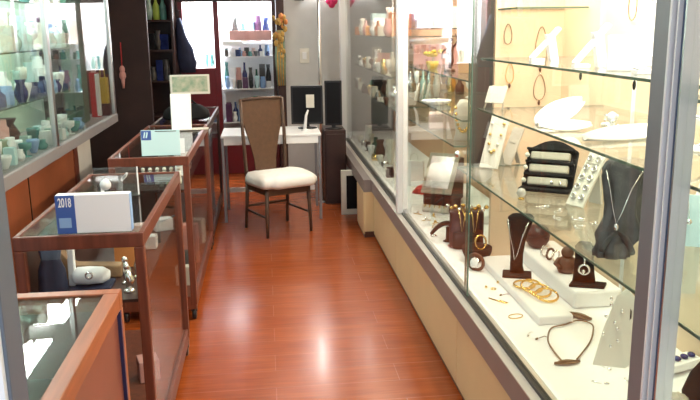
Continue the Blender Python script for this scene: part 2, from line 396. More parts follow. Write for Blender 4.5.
part(t, 'body', MB().lathe([(.040, 0), (.046, .015), (.048, .04), (.036, .065), (.026, .072)], 14), 'brown')
part(t, 'head', MB().ball((0, -.004, .095), .03, 12, (1, .9, 1)), 'brown')
for s in (-1, 1): part(t, 'arm', MB().tube([(.036*s, -.005, .062), (.052*s, -.02, .042), (.030*s, -.045, .03)], [.012, .011, .009], 8), 'brown')

# ---- leaf brooches and wire necklace loop on the deck
def leaf(L, W, z=.004, n=9):
    mb = MB(); up = []; dn = []
    for i in range(n):
        u = i/(n-1); w = W*math.sin(PI*min(1, u*.96+.02))**.8; up.append(Vector((L*(u-.5), w, .004+.004*math.sin(PI*u)))); dn.append(Vector((L*(u-.5), -w, .004+.004*math.sin(PI*u))))
    poly = up + dn[::-1]; mb.prism(poly, (0, 0, z)); mb.tube([(-L*.5, 0, .012), (0, 0, .014), (L*.5, 0, .012)], .0018, 6); return mb
single('leaf_brooch', 'bronze leaf brooch lying above the wire necklace', 'brooch', leaf(.13, .026), 'bronze', (1.275, 2.89, ZD), -.85)
t = thing('wire_necklace', 'dark wire necklace loop with a bronze leaf lying on the white floor', 'necklace', (1.13, 2.60, ZD))
part(t, 'wire', MB().tube(spline([Vector((x-1.13, y-2.60, .008)) for x, y in ((1.04, 2.46), (1.043, 2.56), (1.06, 2.66), (1.115, 2.77), (1.185, 2.80), (1.255, 2.835), (1.295, 2.79), (1.26, 2.70), (1.20, 2.60), (1.10, 2.475))]), .0032, 8), 'bronze')
part(t, 'leaf_end', leaf(.10, .016).rot((0, 0, .05)).move(Matrix.Translation((-.075, -.145, 0))), 'bronze')
# small things on the deck
def earring(label, x, y, mat='silver', rz=0., gp=None, L=.03, base=ZD):
    t = thing('earring', label, 'earring', (x, y, base), rz, gp)
    part(t, 'hook', MB().tube([(0, -L*.2, .003), (.004, L*.3, .003), (.012, L*.45, .003), (.016, L*.3, .003)], .0012, 6), mat)
    part(t, 'drop', MB().ball((0, -L*.55, .005), .0055, 8, (1, 1.8, .8)), mat)
earring('silver drop earring nearest the leaf end of the wire necklace', 1.17, 2.41, 'silver', .5, None, .05)
earring('silver drop earring left of the pair before the wire necklace', 1.01, 2.74, 'silver', -.4, None, .05)
earring('silver drop earring right of the pair before the wire necklace', 1.045, 2.70, 'bronze', -.9, None, .05)
earring('small bronze earring near the glass below the black foot', 1.055, 3.20, 'bronze', -1., None, .04)
earring('tiny silver earring beside the pale card stand', 1.20, 2.30, 'silver', .3, None, .03)
earring('tiny dangling silver earring near the lower edge of the view', 1.10, 2.29, 'silver', 1.2, None, .05)
single('hair_pin', 'thin gold hair pin lying in front of the gold bangles', 'hair pin', MB().tube([(-.05, -.012, .004), (0, -.004, .004), (.04, .004, .004), (.045, .012, .004), (0, .006, .004)], .003, 6), 'gold', (1.005, 3.12, ZD), -1.1)
single('chain_bracelet', 'fine gold chain bracelet curled on the white floor below the bangles', 'bracelet', MB().ring((0, 0, .003), .028, .002, (0, 0, 0), 24, 6, 1.2, .8), 'gold', (1.02, 2.93, ZD), .4)
single('gold_ring', 'single thin gold ring lying left of the chain bracelet', 'ring', MB().ring((0, 0, .003), .012, .0025, (0, 0, 0), 18, 6), 'gold', (1.03, 3.28, ZD), 0)
for k, (x, y) in enumerate(((1.0, 3.30), (1.075, 3.36))):
    single('stud_earring', ('gold stud nearest the sliding track', 'gold stud in front of the necklace stand foot')[k], 'earring', MB().ball((0, 0, .007), .007, 8), 'gold', (x, y, ZD))

# ---- pale card stand with silver earrings and a slot
t = thing('card_stand', 'pale grey folded card stand hung with silver earrings beside the grey post', 'jewellery stand', (1.235, 2.47, ZD), face(1.29, 2.47, .15))
th = .42
fr = MB().prism([(-.075, -.06, 0), (.035, -.07, 0), (.085, -.045, .035), (.070, .03, .23), (.040, .045, .262), (.005, .03, .235), (-.04, -.01, .12)], (0, .006, .002))
part(t, 'front_board', fr, 'cardgrey', .001)
part(t, 'rear_board', MB().prism([(-.02, .10, 0), (.10, .10, 0), (.07, .04, .22), (.04, .05, .255), (.01, .04, .23)], (0, .006, .002)), 'cloth_white')
part(t, 'slot', MB().prism([(.046, -.012, .10), (.053, -.016, .085), (.056, .012, .19), (.051, .012, .20)], (0, -.004, -.001)), 'black', 0, 'black slot')
for i in range(9):
    u = i/8; x = -.015+.03*math.sin(i*2.3)+.012*u; y = -.032+.062*u-.006; z = .07+.16*u
    part(t, 'silver_earring', MB().ball((x, y-.008, z), .006, 8, (1, 1, 1.4)), 'silver', 0, 'silver earring')

# ---- woven basket, dark bowl, curved bangle stand, gold jewels, watch : around y 3.6 - 4.4
t = thing('display_block', 'dark brown leather block draped with gold chains in the showcase', 'jewellery stand', (1.09, 4.0, ZD), face(1.1, 4.)); t.scale = (1.25, 1.0, 1.15)
part(t, 'block', MB().prism([(-.075, -.05, 0), (.075, -.05, 0), (.075, .06, 0), (-.075, .06, 0)], (0, 0, .185)), 'maroon', .01)
part(t, 'front_pad', B(-.06, .062, -.075, -.05, 0, .085), 'velvet', .012)
for k, (x, h) in enumerate(((-.02, .1), (.035, .12), (.0, .06))):
    part(t, 'gold_chain', MB().tube([(x-.02, -.02, .193), (x-.012, -.056, .175), (x, -.06, .18-h), (x+.012, -.056, .172), (x+.02, -.02, .193)], .004, 6), 'gold', 0, 'gold chain')
for k in range(11):
    a = k*1.9; part(t, 'gold_bead', MB().ball((-.085+.017*k, -.01+.02*math.sin(a), .195+.008*math.cos(a*1.7)), .011, 8), 'gold' if k % 3 else 'silver', 0, 'shiny bead')
t = thing('black_bowl', 'round black velvet bowl in front of the maroon block', 'bowl', (1.075, 3.73, ZD), 0); t.scale = (1.2, 1.2, 1.25)
part(t, 'bowl', MB().lathe([(.03, 0), (.05, .01), (.064, .04), (.066, .062), (.058, .062), (.045, .03), (.01, .02)], 20), 'velvet')
part(t, 'gold_hoop', MB().ring((.01, -.02, .085), .03, .004, (PI/2-.2, 0, .4), 20, 6), 'gold', 0, 'gold hoop')
t = thing('wristwatch', 'wristwatch with dark strap and white dial standing near the glass', 'watch', (1.025, 3.57, ZD), face(1., 3.6, -.5))
part(t, 'strap', MB().tube([(.042*math.cos(a), .0, .044+.040*math.sin(a)) for a in [2*PI*i/24 for i in range(24)]], .009, 8, True), 'brown')
wf = part(t, 'dial', MB().lathe([(.026, 0), (.028, .004), (.026, .008)], 18).rot((PI/2-.4, 0, 0)).move(Matrix.Translation((.0, -.012, .045))), 'silver', 0, 'silver case')
part(wf, 'face', MB().lathe([(.022, .0082), (.021, .0095)], 18).rot((PI/2-.4, 0, 0)).move(Matrix.Translation((.0, -.012, .045))), 'paper', 0, 'white dial face')
t = thing('collar_necklace', 'thick black collar necklace arched on its stand near the glass', 'necklace', (1.02, 4.15, ZD), face(1., 4.1))
part(t, 'collar', MB().tube([(-.095+.19*i/16, -.03+.0*i, .012+.095*math.sin(PI*min(1, (i+1.2)/17.5))**.8) for i in range(17)], [.010+.006*math.sin(PI*i/16) for i in range(17)], 10), 'velvet')
part(t, 'rest', MB().lathe([(.03, 0), (.012, .01), (.01, .075), (.014, .085)], 12, (0, -.03, 0)), 'velvet')
part(t, 'silver_clasp', MB().ball((-.08, -.045, .035), .012, 8, (1.6, 1, .8)), 'silver', 0, 'silver clasp')
t = thing('flower_brooch', 'pinkish silver flower brooch inside the arc of the black collar', 'brooch', (1.015, 4.0, ZD))
part(t, 'centre', MB().ball((0, 0, .012), .010, 8), 'silver')
for k in range(6):
    a = PI*k/3; part(t, 'petal', MB().ball((.02*math.cos(a), .02*math.sin(a), .010), .012, 8, (1, 1, .6)), 'pink')
# ---- maroon stepped ring box
t = thing('ring_box', 'maroon sloped ring box with a glassy lid in the middle of the showcase', 'box', (1.17, 4.90, ZD), face(1.2, 4.9, -.35)); t.scale = (1.25, 1.25, 1.25)
part(t, 'body', MB().prism([(-.09, -.07, 0), (-.09, .13, 0), (-.09, .13, .27), (-.09, .06, .27), (-.09, -.07, .09)], (.16, 0, 0)), 'maroon', .006)
lid = part(t, 'lid_frame', MB().obox((-.01, -.02, .20), (.17, .24, .012), (.945, 0, 0)), 'grey', .003, 'grey lid frame')
part(lid, 'lid_glass', MB().obox((-.01, -.028, .206), (.13, .19, .008), (.945, 0, 0)), 'silver', 0, 'pale glass inset')
part(t, 'ring_roll', MB().tube([(-.08, -.09, .02), (.06, -.09, .02)], .02, 10), 'ivory', 0, 'ivory ring roll')
for k in range(5): part(t, 'ring', MB().ring((-.065+.027*k, -.09, .028), .016, .003, (0, PI/2, 0), 14, 6), 'gold', 0, 'gold ring')
single('red_cloth', 'crumpled red cloth behind the maroon ring box', 'cloth', MB().loft([[Vector((r*(1+.25*math.sin(3*a+z*60))*1.7*math.cos(a), r*(1+.2*math.cos(4*a))*math.sin(a), z)) for a in [2*PI*k/24 for k in range(24)]] for r, z in ((.075, 0), (.08, .02), (.07, .045), (.05, .065), (.02, .075))]), 'bred', (1.2, 5.42, ZD+.0))
t = thing('gift_bag', 'small bright white paper bag behind the near aluminium post', 'bag', (1.13, 5.72, ZD), face(1.1, 5.7))
part(t, 'body', MB().prism([(-.07, -.035, 0), (.07, -.035, 0), (.08, .035, 0), (-.08, .035, 0)], (0, 0, .2)), 'paper', .003)
part(t, 'handle', MB().tube([(-.03, -.03, .2), (-.025, -.03, .245), (.0, -.03, .26), (.025, -.03, .245), (.03, -.03, .2)], .003, 6), 'ivory')
for k, (x, y) in enumerate(((.99, 4.60), (1.03, 4.52), (1.0, 4.44), (1.06, 4.70), (.97, 4.78))):
    t = thing('brooch_pin', '%s gold brooch pin from the far end in front of the maroon ring box' % ORD[4-k if k < 3 else k-3], 'brooch', (x, y, ZD), .6*k, 'gold pins before the ring box')
    part(t, 'pin', MB().tube([(-.03, 0, .004), (0, .004, .006), (.03, 0, .004)], .003, 6), 'gold')
    part(t, 'stone', MB().ball((0, 0, .014), .010, 8), 'gold' if k % 2 else 'silver')

# ---- shelf 3 : arched ring stand, ring tray, crystal, draped bust
t = thing('ring_stand', 'black arched ring stand with three beige ring rolls on the lower glass shelf', 'jewellery stand', (1.16, 2.99, S3), face(1.13, 2.95, -.22))
lean = -.42
Rm = Matrix.Rotation(lean, 4, 'X')
arch = [(-.115, 0, .0), (.095, 0, .0)] + [(.105-.21*i/10+.0, 0, .175+.045*math.sin(PI*i/10)) for i in range(11)]
part(t, 'back_board', MB().prism([Rm @ Vector(p) for p in arch], Rm @ Vector((0, .02, 0))), 'velvet', .003)
for k in range(3):
    z = .035+.055*k
    rr = part(t, 'ring_roll', MB().obox((0, 0, 0), (.165, .03, .036)).move(Rm @ Matrix.Translation((-.005, -.012, z))), 'grey', .008, 'beige ring roll')
    part(t, 'rib', MB().obox((0, 0, 0), (.2, .036, .010)).move(Rm @ Matrix.Translation((-.005, -.014, z+.027))), 'velvet', .002, 'black rib')
    part(rr, 'pearl_ring', MB().ball(Rm @ Vector((-.098, -.036, z-.004)), .0105, 10), 'ivory', 0, 'white pearl ring')
part(t, 'pearl_ring', MB().ball(Rm @ Vector((.02, -.04, .028)), .008, 8), 'silver', 0, 'silver ring')
part(t, 'pearl_ring', MB().ball(Rm @ Vector((.055, -.04, .026)), .008, 8), 'silver', 0, 'silver ring')
part(t, 'foot', B(-.115, .095, -.045, .09, 0, .014), 'velvet', .003)
t = thing('ring_tray', 'pale tray of small silver rings leaning beside the black ring stand', 'tray', (1.155, 2.70, S3), face(1.15, 2.7, -.75))
Rm = Matrix.Rotation(-.55, 4, 'X')
part(t, 'board', MB().obox((0, 0, 0), (.085, .010, .23)).move(Rm @ Matrix.Translation((0, 0, .117))), 'cardgrey', .002)
for r in range(5):
    for k in range(2):
        part(t, 'ring', MB().ring(Rm @ Vector((-.02+.04*k, -.010, .04+.04*r)), .010, .0035, (PI/2-.55, 0, 0), 12, 6), 'silver', 0, 'silver ring')
part(t, 'prop', MB().prism([(-.03, .11, 0), (.03, .11, 0), (.03, .12, 0), (-.03, .12, 0)], (0, -.025, .16)), 'cardgrey')
t = thing('crystal_knob', 'faceted crystal ball on a gold foot at the edge of the lower shelf', 'ornament', (1.0, 2.86, S3))
part(t, 'foot', MB().lathe([(.014, 0), (.012, .004), (.006, .008)], 10), 'gold')
part(t, 'ball', MB().ball((0, 0, .026), .02, 8), 'crystal')
def drape(label, loc, rz, scale=1.):
    t = thing('draped_bust', label, 'jewellery bust', loc, rz); t.scale = (scale, scale, scale)
    S = [(0, .060, .035, -.028, -.02), (.02, .062, .04, -.030, -.015), (.05, .060, .04, -.024, -.01), (.085, .080, .045, -.004, 0), (.12, .074, .042, .004, .0), (.16, .060, .038, .004, .005), (.21, .062, .036, .002, .01),
         (.26, .066, .034, .004, .015), (.30, .074, .032, .006, .02), (.33, .082, .03, .008, .022), (.36, .076, .028, .012, .025), (.385, .055, .022, .012, .028)]
    rings = []
    for z, w, d, x, y in S:
        rg = []
        for k in range(48):
            a = 2*PI*k/48
            fold = 1+.15*math.sin(7*a+z*9)+.07*math.sin(13*a-z*22)
            rg.append(Vector((x+w*fold*math.copysign(abs(math.cos(a))**.75, math.cos(a)), y+d*fold*math.sin(a), z+.012*math.sin(3*a+z*20)*(1 if .01 < z < .38 else 0)+(0 if z > .01 else 0))))
        rings.append(rg)
    part(t, 'drape', MB().loft(rings), 'satin')
    kn = part(t, 'knot', MB().loft([[Vector((-.01+.055*u+.012*math.cos(a), -.05-.012*math.sin(a)*(1+.3*math.sin(9*u)), .10-.07*u*u+.016*math.sin(a))) for a in [2*PI*k/12 for k in range(12)]] for u in (-1, -.7, -.4, -.1, .2, .5, .8, 1)]), 'satin')
    part(t, 'chain', MB().tube([(-.065, -.02, .345), (-.05, -.035, .28), (-.035, -.048, .2), (-.02, -.055, .14), (.0, -.052, .19), (.03, -.04, .28), (.07, -.01, .345)], .002, 6), 'silver', 0, 'silver chain')
    part(t, 'pendant', MB().ball((-.02, -.062, .13), .010, 8, (1, .6, 1.4)), 'silver', 0, 'silver pendant')
    return t
drape('grey-black satin draped necklace bust on the lower shelf beside the grey post', (1.03, 2.07, S3), face(1.03, 2.07, .1), .76)
for k, (x, y) in enumerate(((1.03, 2.70), (1.06, 2.62), (1.02, 2.52), (1.09, 2.50), (1.05, 2.40), (1.12, 2.44))):
    mb = MB().tube([(.02*math.cos(a)*(1+.3*math.sin(3*a)), .014*math.sin(a), .003) for a in [2*PI*i/16 for i in range(16)]], .0022, 6, True).ball((.022, 0, .006), .006, 8)
    single('chain_charm', '%s small silver charm chain from the crystal ball along the lower shelf' % ORD[k], 'charm', mb, 'silver', (x, y, S3), k*.9, 'silver charms along the lower shelf')
# cream necklace boards left of the ring stand
def slant_board(name, label, loc, rz, w, h, mat, lean=-.4, pearls=0):
    t = thing(name, label, 'jewellery stand', loc, rz)
    Rm = Matrix.Rotation(lean, 4, 'X')
    part(t, 'board', MB().obox((0, 0, 0), (w, .010, h)).move(Rm @ Matrix.Translation((0, 0, h/2+.004))), mat, .003)
    part(t, 'strut', MB().prism([(-w*.2, h*.5, 0), (w*.2, h*.5, 0), (w*.2, h*.5+.006, 0), (-w*.2, h*.5+.006, 0)], (0, -h*.5*.5+.0, h*.55)), mat)
    for k in range(pearls):
        u = k/(max(1, pearls-1)); a = PI*u
        part(t, 'pearl', MB().ball(Rm @ Vector((-w*.32*math.cos(a), -.012, h*.85-h*.55*math.sin(a))), .008, 8), 'gold' if k % 3 else 'ivory', 0, 'pearl')
    return t
slant_board('necklace_board', 'grey slanted necklace board strung with gold pearls at the far end of the lower shelf', (1.06, 3.52, S3), face(1.06, 3.5, -.5), .10, .27, 'cardgrey', -.45, 9)
slant_board('necklace_board', 'dim beige board leaning behind the gold pearl board', (1.17, 3.60, S3), face(1.2, 3.6, -.7), .07, .20, 'grey', -.5, 0)
# gold bead strand behind glass edge
t = thing('pearl_bust', 'clear bust hung with a yellow gold bead strand by the glass edge', 'jewellery bust', (1.085, 4.10, 1.09), face(1.08, 4.1))
part(t, 'bust', MB().loft([stand_ring(w, d, (0, y, z)) for z, w, d, y in ((0, .05, .03, 0), (.05, .04, .02, 0), (.14, .055, .028, .01), (.18, .045, .025, .02), (.22, .02, .018, .03))]), 'ivory')
for k in range(13):
    u = k/12; a = PI*u; part(t, 'bead', MB().ball((-.042*math.cos(a), -.030-.004*math.sin(a), .18-.13*math.sin(a)), .010, 8), 'gold', 0, 'gold bead')

# ---- shelf 2 : petal dish, trinkets, leaf plate
def petal(L, W, H, n=14, m=7):
    mb = MB(); rows = []
    for i in range(n):
        u = i/(n-1); w = W*math.sin(PI*(.04+.92*u))**.7; r = []
        for j in range(m):
            v = -1+2*j/(m-1); r.append(Vector((L*(u-.5), w*v, H*(.25+.75*u*u)*1.0+H*.5*(v*v) - H*.2)))
        rows.append(r)
    top = [p for r in rows for p in r]; bot = [p-Vector((0, 0, .006)) for p in top]; N = len(top); fs = []
    for i in range(n-1):
        for j in range(m-1):
            a = i*m+j; fs.append((a, a+1, a+m+1, a+m)); fs.append((a+N, a+m+N, a+m+1+N, a+1+N))
    edge = [j for j in range(m)] + [i*m+m-1 for i in range(1, n)] + [(n-1)*m+j for j in range(m-2, -1, -1)] + [i*m for i in range(n-2, 0, -1)]
    for a, b in zip(edge, edge[1:]+edge[:1]): fs.append((b, a, a+N, b+N))
    zmin = min(p.z for p in bot); vs = [p-Vector((0, 0, zmin)) for p in top+bot]
    return mb.add(vs, fs, True)
single('petal_dish', 'white petal-shaped dish rising to a point on the middle glass shelf', 'dish', petal(.19, .05, .035).rot((.6, -.28, 0)).ground(), 'paper', (1.06, 2.66, S2), .1)
single('petal_dish', 'flatter white petal dish in front of the pointed one on the middle shelf', 'dish', petal(.18, .045, .015).rot((.3, .05, 0)).ground(), 'ivory', (1.02, 2.50, S2), -.1)
single('leaf_plate', 'long pale grey leaf-shaped plate on the middle shelf', 'plate', petal(.34, .055, .02).rot((.25, 0, 0)).ground(), 'cardgrey', (1.13, 2.27, S2), .30)
t = thing('jewel_tree', 'white china hand with silver jewels rising behind the leaf plate', 'ornament', (1.17, 2.46, S2))
part(t, 'base', MB().lathe([(.022, 0), (.02, .006), (.008, .012), (.010, .03), (.018, .04), (.014, .055), (.004, .062)], 12), 'paper')
for k in range(10):
    a = 2*PI*k/10; part(t, 'crystal', MB().ball((.022*math.cos(a), .022*math.sin(a), .014+.018*(k % 3)), .007, 8), 'silver' if k % 2 else 'crystal', 0, 'silver crystal')
for k, (x, y) in enumerate(((1.20, 2.56), (1.13, 2.40), (1.19, 2.33), (1.22, 2.24))):
    single('silver_brooch', '%s sparkling silver brooch from the jewelled china hand on the middle shelf' % ORD[k], 'brooch', MB().ball((0, 0, .008), .011, 8, (1.5, 1, .7)).ball((.016, .004, .006), .007, 8).ball((-.014, .006, .006), .007, 8), ('ivory', 'silver', 'silver', 'gold')[k], (x, y, S2), k, 'silver brooches on the middle shelf')
t = thing('frame_easel', 'small tilted picture easel at the far end of the middle shelf', 'easel', (1.00, 3.22, S2), face(1.0, 3.2, -.5))
for s in (-1, 1): part(t, 'leg', MB().tube([(.045*s, -.03, .003), (.03*s, .02, .10)], .004, 6), 'grey')
part(t, 'board', MB().obox((0, -.006, .062), (.09, .006, .08), (-.5, 0, 0)), 'cardgrey', .002)
# ---- shelf 1 : slanted white ramps and blocks
def ramp(label, x, y, rz, L, W, rise, base=S1):
    t = thing('display_ramp', label, 'jewellery stand', (x, y, base), rz, 'white ramps on the top shelf')
    a = math.atan2(rise, L)
    part(t, 'slope', MB().obox((0, 0, rise/2+.012), (math.hypot(L, rise), W, .012), (0, -a, 0)), 'paper', .002)
    part(t, 'foot', MB().prism([(L*.5-.03, -W*.45, 0), (L*.5, -W*.45, 0), (L*.5, W*.45, 0), (L*.5-.03, W*.45, 0)], (-.02, 0, rise*.9)), 'paper', .002)
    part(t, 'toe', B(-L*.5-.004, -L*.5+.045, -W*.5, W*.5, 0, .012), 'paper', .002)
    return t
ramp('narrow white ramp at the far end of the top glass shelf', 1.05, 2.80, -.1, .10, .045, .11)
ramp('middle white ramp on the top glass shelf with a folded toe', 1.02, 2.32, -.15, .10, .045, .12)
ramp('wide white ramp on the top glass shelf nearest the grey post', 1.06, 1.96, -.2, .13, .06, .12)
single('display_block', 'white square block between the ramps on the top shelf', 'jewellery stand', B(-.055, .055, -.04, .04, 0, .10), 'paper', (1.05, 2.14, S1), face(1.05, 2.14), None, .004)
single('display_block', 'taller white block behind the ramps on the top shelf', 'jewellery stand', B(-.06, .06, -.045, .045, 0, .2), 'paper', (1.28, 2.36, S1), face(1.2, 2.3), None, .004)
# necklaces on the cream walls
def hung(label, c, along, w, h, mat='gold', pend=True):
    t = thing('hanging_necklace', label, 'necklace', c, 0)
    ax = Vector((1, 0, 0)) if along == 'x' else Vector((0, 1, 0)); off = Vector((0, -.012, 0)) if along == 'x' else Vector((-.012, 0, 0))
    part(t, 'chain', MB().tube([ax*(w*math.sin(a)*(1-.25*math.cos(a)))+off+Vector((0, 0, -h/2+h/2*math.cos(a))) for a in [2*PI*i/22 for i in range(22)]], .002, 6, True), mat)
    part(t, 'hook', MB().tube([off*0, off*1.4], .003, 6), 'silver')
    if pend: part(t, 'pendant', MB().ball(off+Vector((0, 0, -h-.012)), .009, 8, (.8, .8, 1.5)), 'brown', 0, 'dark pendant')
hung('gold necklace hung farthest left on the cream divider above the top shelf', (1.225, 3.8, 1.715), 'x', .02, .10, 'bronze', False)
hung('long bronze necklace at the right end of the cream divider', (1.40, 3.8, 1.70), 'x', .03, .20, 'bronze', True)
hung('thin necklace with dark pendant low on the cream divider', (1.24, 3.8, 1.52), 'x', .02, .10, 'gold', True)
hung('second long necklace low at the right of the cream divider', (1.40, 3.8, 1.46), 'x', .03, .13, 'bronze', True)
for k, (y, z, h) in enumerate(((3.05, 1.86, .14), (2.85, 1.90, .16), (2.66, 1.86, .10), (2.48, 1.92, .18), (2.32, 1.84, .12), (2.12, 1.80, .16))):
    hung('%s thin necklace from the far end hung on the back panel above the top shelf' % ORD[k], (XB, y, z), 'y', .035, h, ('bronze', 'silver')[k % 2], k % 2 == 1)
for k, (x, y) in enumerate(((1.25, 2.93), (1.22, 2.42))):
    t = thing('drop_earring', ('far', 'near')[k]+' dark drop earring dangling from the top glass shelf', 'earring', (x, y, S1-.008))
    part(t, 'wire', MB().tube([(0, 0, 0), (.004, 0, -.02), (0, 0, -.04)], .0018, 6), 'gold')
    part(t, 'drop', MB().ball((0, 0, -.058), .008, 8, (.8, .8, 2.2)), 'velvet')
# ---- beyond the grey post
def ring_card(label, loc, rz, w, h, rows, cols, lean, mat='paper', rmat='silver'):
    t = thing('ring_card', label, 'jewellery stand', loc, rz); R_ = Matrix.Rotation(lean, 4, 'X')
    part(t, 'board', MB().obox((0, 0, 0), (w, .010, h)).move(R_ @ Matrix.Translation((0, 0, h/2+.004))), mat, .002)
    part(t, 'strut', MB().prism([(-w*.2, h*.45, 0), (w*.2, h*.45, 0), (w*.2, h*.45+.006, 0), (-w*.2, h*.45+.006, 0)], (0, -h*.45+h*.7*math.sin(-lean), h*.7*math.cos(lean))), mat)
    for r in range(rows):
        for k in range(cols):
            part(t, 'ring', MB().ring(R_ @ Vector((w*(-.32+.64*k/max(1, cols-1)), -.010, h*(.15+.7*r/max(1, rows-1)))), .009, .003, (PI/2+lean, 0, 0), 10, 5), rmat, 0, 'silver ring')
    return t
ring_card('white card with rows of rings leaning right of the grey post', (1.36, 2.20, S3), face(1.33, 2.1, -.45), .11, .19, 5, 3, -.5)
t = thing('ring_tray', 'white tray of blue stone rings on the floor right of the grey post', 'tray', (1.43, 2.36, ZD), face(1.4, 2.3, .9))
part(t, 'tray', MB().obox((0, 0, .025), (.16, .07, .03), (.0, .0, 0)), 'paper', .004)
for k in range(4): part(t, 'blue_stone', MB().ball((-.055+.036*k, -.005, .048), .013, 10, (1, 1.2, .7)), 'cobalt', 0, 'blue stone')
t = thing('necklace_stand', 'black velvet necklace bust at the lower right corner of the picture', 'jewellery stand', (1.34, 2.06, ZD), face(1.3, 2.0))
part(t, 'foot', B(-.06, .06, -.04, .06, 0, .012), 'velvet', .003)
part(t, 'neck', MB().loft([stand_ring(w, .02, (x, y, z)) for z, w, x, y in ((.012, .06, 0, 0), (.06, .065, 0, .01), (.12, .055, .01, .025), (.16, .03, .015, .04), (.18, .018, .015, .045))]), 'velvet')
single('hair_tuft', 'small grey-brown fur pompom on the white floor beside the grey post', 'pompom', MB().loft([[Vector((r*(1+.18*math.sin(7*a+z*90))*math.cos(a), r*(1+.18*math.cos(6*a-z*70))*math.sin(a), z)) for a in [2*PI*k/28 for k in range(28)]] for r, z in ((.02, 0), (.036, .015), (.042, .04), (.036, .065), (.02, .082), (.006, .088))]), 'grey', (1.235, 2.03, ZD))
t = thing('ring_holder', 'curved white ring holder on the middle shelf right of the grey post', 'jewellery stand', (1.20, 2.02, S2), face(1.2, 1.9))
part(t, 'base', MB().lathe([(.05, 0), (.05, .006), (.02, .012)], 18), 'paper')
part(t, 'arc', MB().tube([(.045*math.cos(a), 0, .05+.045*math.sin(a)) for a in [-PI*.5+2*PI*.8*i/18 for i in range(19)]], .006, 8), 'silver')
t = thing('pendant_card', 'pale blue card with a dangling silver pendant right of the grey post', 'jewellery stand', (1.28, 2.12, S3+.0), face(1.3, 2.1, .1))
part(t, 'card', MB().prism([(-.035, .01, 0), (.035, .01, 0), (.035, .03, .16), (-.035, .03, .16)], (0, .004, 0)), 'cyan', .001)
part(t, 'pendant', MB().tube([(-.01, .004, .15), (-.004, .0, .09)], .0015, 5).ball((-.004, -.002, .082), .01, 8), 'silver')

# ---- far bays of the glass showcase
t = thing('tray_stack', 'white oval tray on the upright shelf behind the pale pink block', 'tray', (1.08, 4.75, 1.225), face(1.1, 4.8))
part(t, 'tray', MB().lathe([(.05, 0), (.085, .012), (.095, .028), (.088, .028), (.06, .016), (.01, .012)], 20), 'paper')
single('display_block', 'pale pink padded block on the lower far shelf below the white tray', 'jewellery stand', B(-.085, .085, -.06, .06, 0, .10), 'palepink', (1.09, 4.62, 1.09), face(1.1, 4.6), None, .01)
for k in range(3):
    single('needle_pin', '%s white upright hair stick from the left behind the near aluminium post' % ORD[k], 'hair pin', MB().tube([(0, 0, 0), (.01, 0, .06), (.022, 0, .12)], [.012, .008, .003], 8), 'ivory', (.985+.05*k+.02, 5.05+.06*k, 1.225), face(1, 5), 'hair sticks on the far shelf')
t = thing('flower_pot', 'small pot of yellow flowers on the far shelf of the showcase', 'flowers', (1.14, 5.15, 1.43), 0)
part(t, 'pot', MB().lathe([(.03, 0), (.04, .02), (.045, .05), (.04, .05), (.02, .04)], 14), 'yellow')
part(t, 'stem', MB().tube([(0, 0, .045), (.01, 0, .09)], .004, 6), 'leafgreen')
for k in range(9):
    a = 2.4*k; part(t, 'bloom', MB().ball((.012*k**.5*2*math.cos(a), .012*k**.5*2*math.sin(a), .09+.012*(k % 3)), .02, 8, (1, 1, .7)), 'yellow', 0, 'yellow bloom')
t = thing('statuette', 'slender bronze dancer statuette beside the yellow flowers', 'figurine', (1.17, 4.78, 1.43), face(1.2, 4.9))
part(t, 'base', MB().lathe([(.035, 0), (.035, .012), (.02, .02)], 14), 'brown')
part(t, 'figure', MB().tube([(0, 0, .015), (.012, 0, .06), (.0, 0, .11), (.006, 0, .15), (.004, 0, .18)], [.010, .016, .022, .018, .008], 10).ball((.004, 0, .197), .016, 10).tube([(.02, 0, .15), (.05, 0, .19), (.03, 0, .235)], [.007, .006, .004], 6).tube([(-.012, 0, .15), (-.045, 0, .125), (-.05, 0, .08)], [.007, .006, .004], 6), 'brown')
for k in range(2):
    single('picture_board', ('upper', 'lower')[k]+' pink board standing on the top far shelf', 'board', B(-.20, .20, -.008, .008, 0, .15), ('palepink', 'pink')[k], (1.32, 5.55+.15*k, 1.70 if k == 0 else 1.43), face(1.3, 5.6), None, .003)
single('picture_board', 'orange-brown board leaning at the near end of the far bay', 'board', B(-.10, .10, -.008, .008, 0, .42), 'peach', (1.27, 4.55, 1.43), face(1.2, 4.6), None, .003)
def bottle(kind, H=.2, R=.03):
    P = {'bottle': [(.8, 0), (1, .04), (1, .55), (.45, .72), (.38, .95), (.45, 1)],
         'vase': [(.6, 0), (.95, .25), (1, .45), (.55, .8), (.8, 1), (.7, 1)],
         'jar': [(.9, 0), (1, .08), (1, .72), (.85, .78), (.85, .98), (.8, 1)],
         'goblet': [(.8, 0), (.75, .04), (.15, .1), (.15, .4), (.75, .6), (.85, 1), (.78, 1), (.6, .62)],
         'bowl': [(.4, 0), (.55, .1), (1, .8), (1, 1), (.92, 1), (.5, .3)]}[kind]
    return MB().lathe([(R*r, H*z) for r, z in P], 14)
NAMES = {'bottle': 'bottle', 'vase': 'vase', 'jar': 'lidded_jar', 'goblet': 'goblet', 'bowl': 'bowl'}
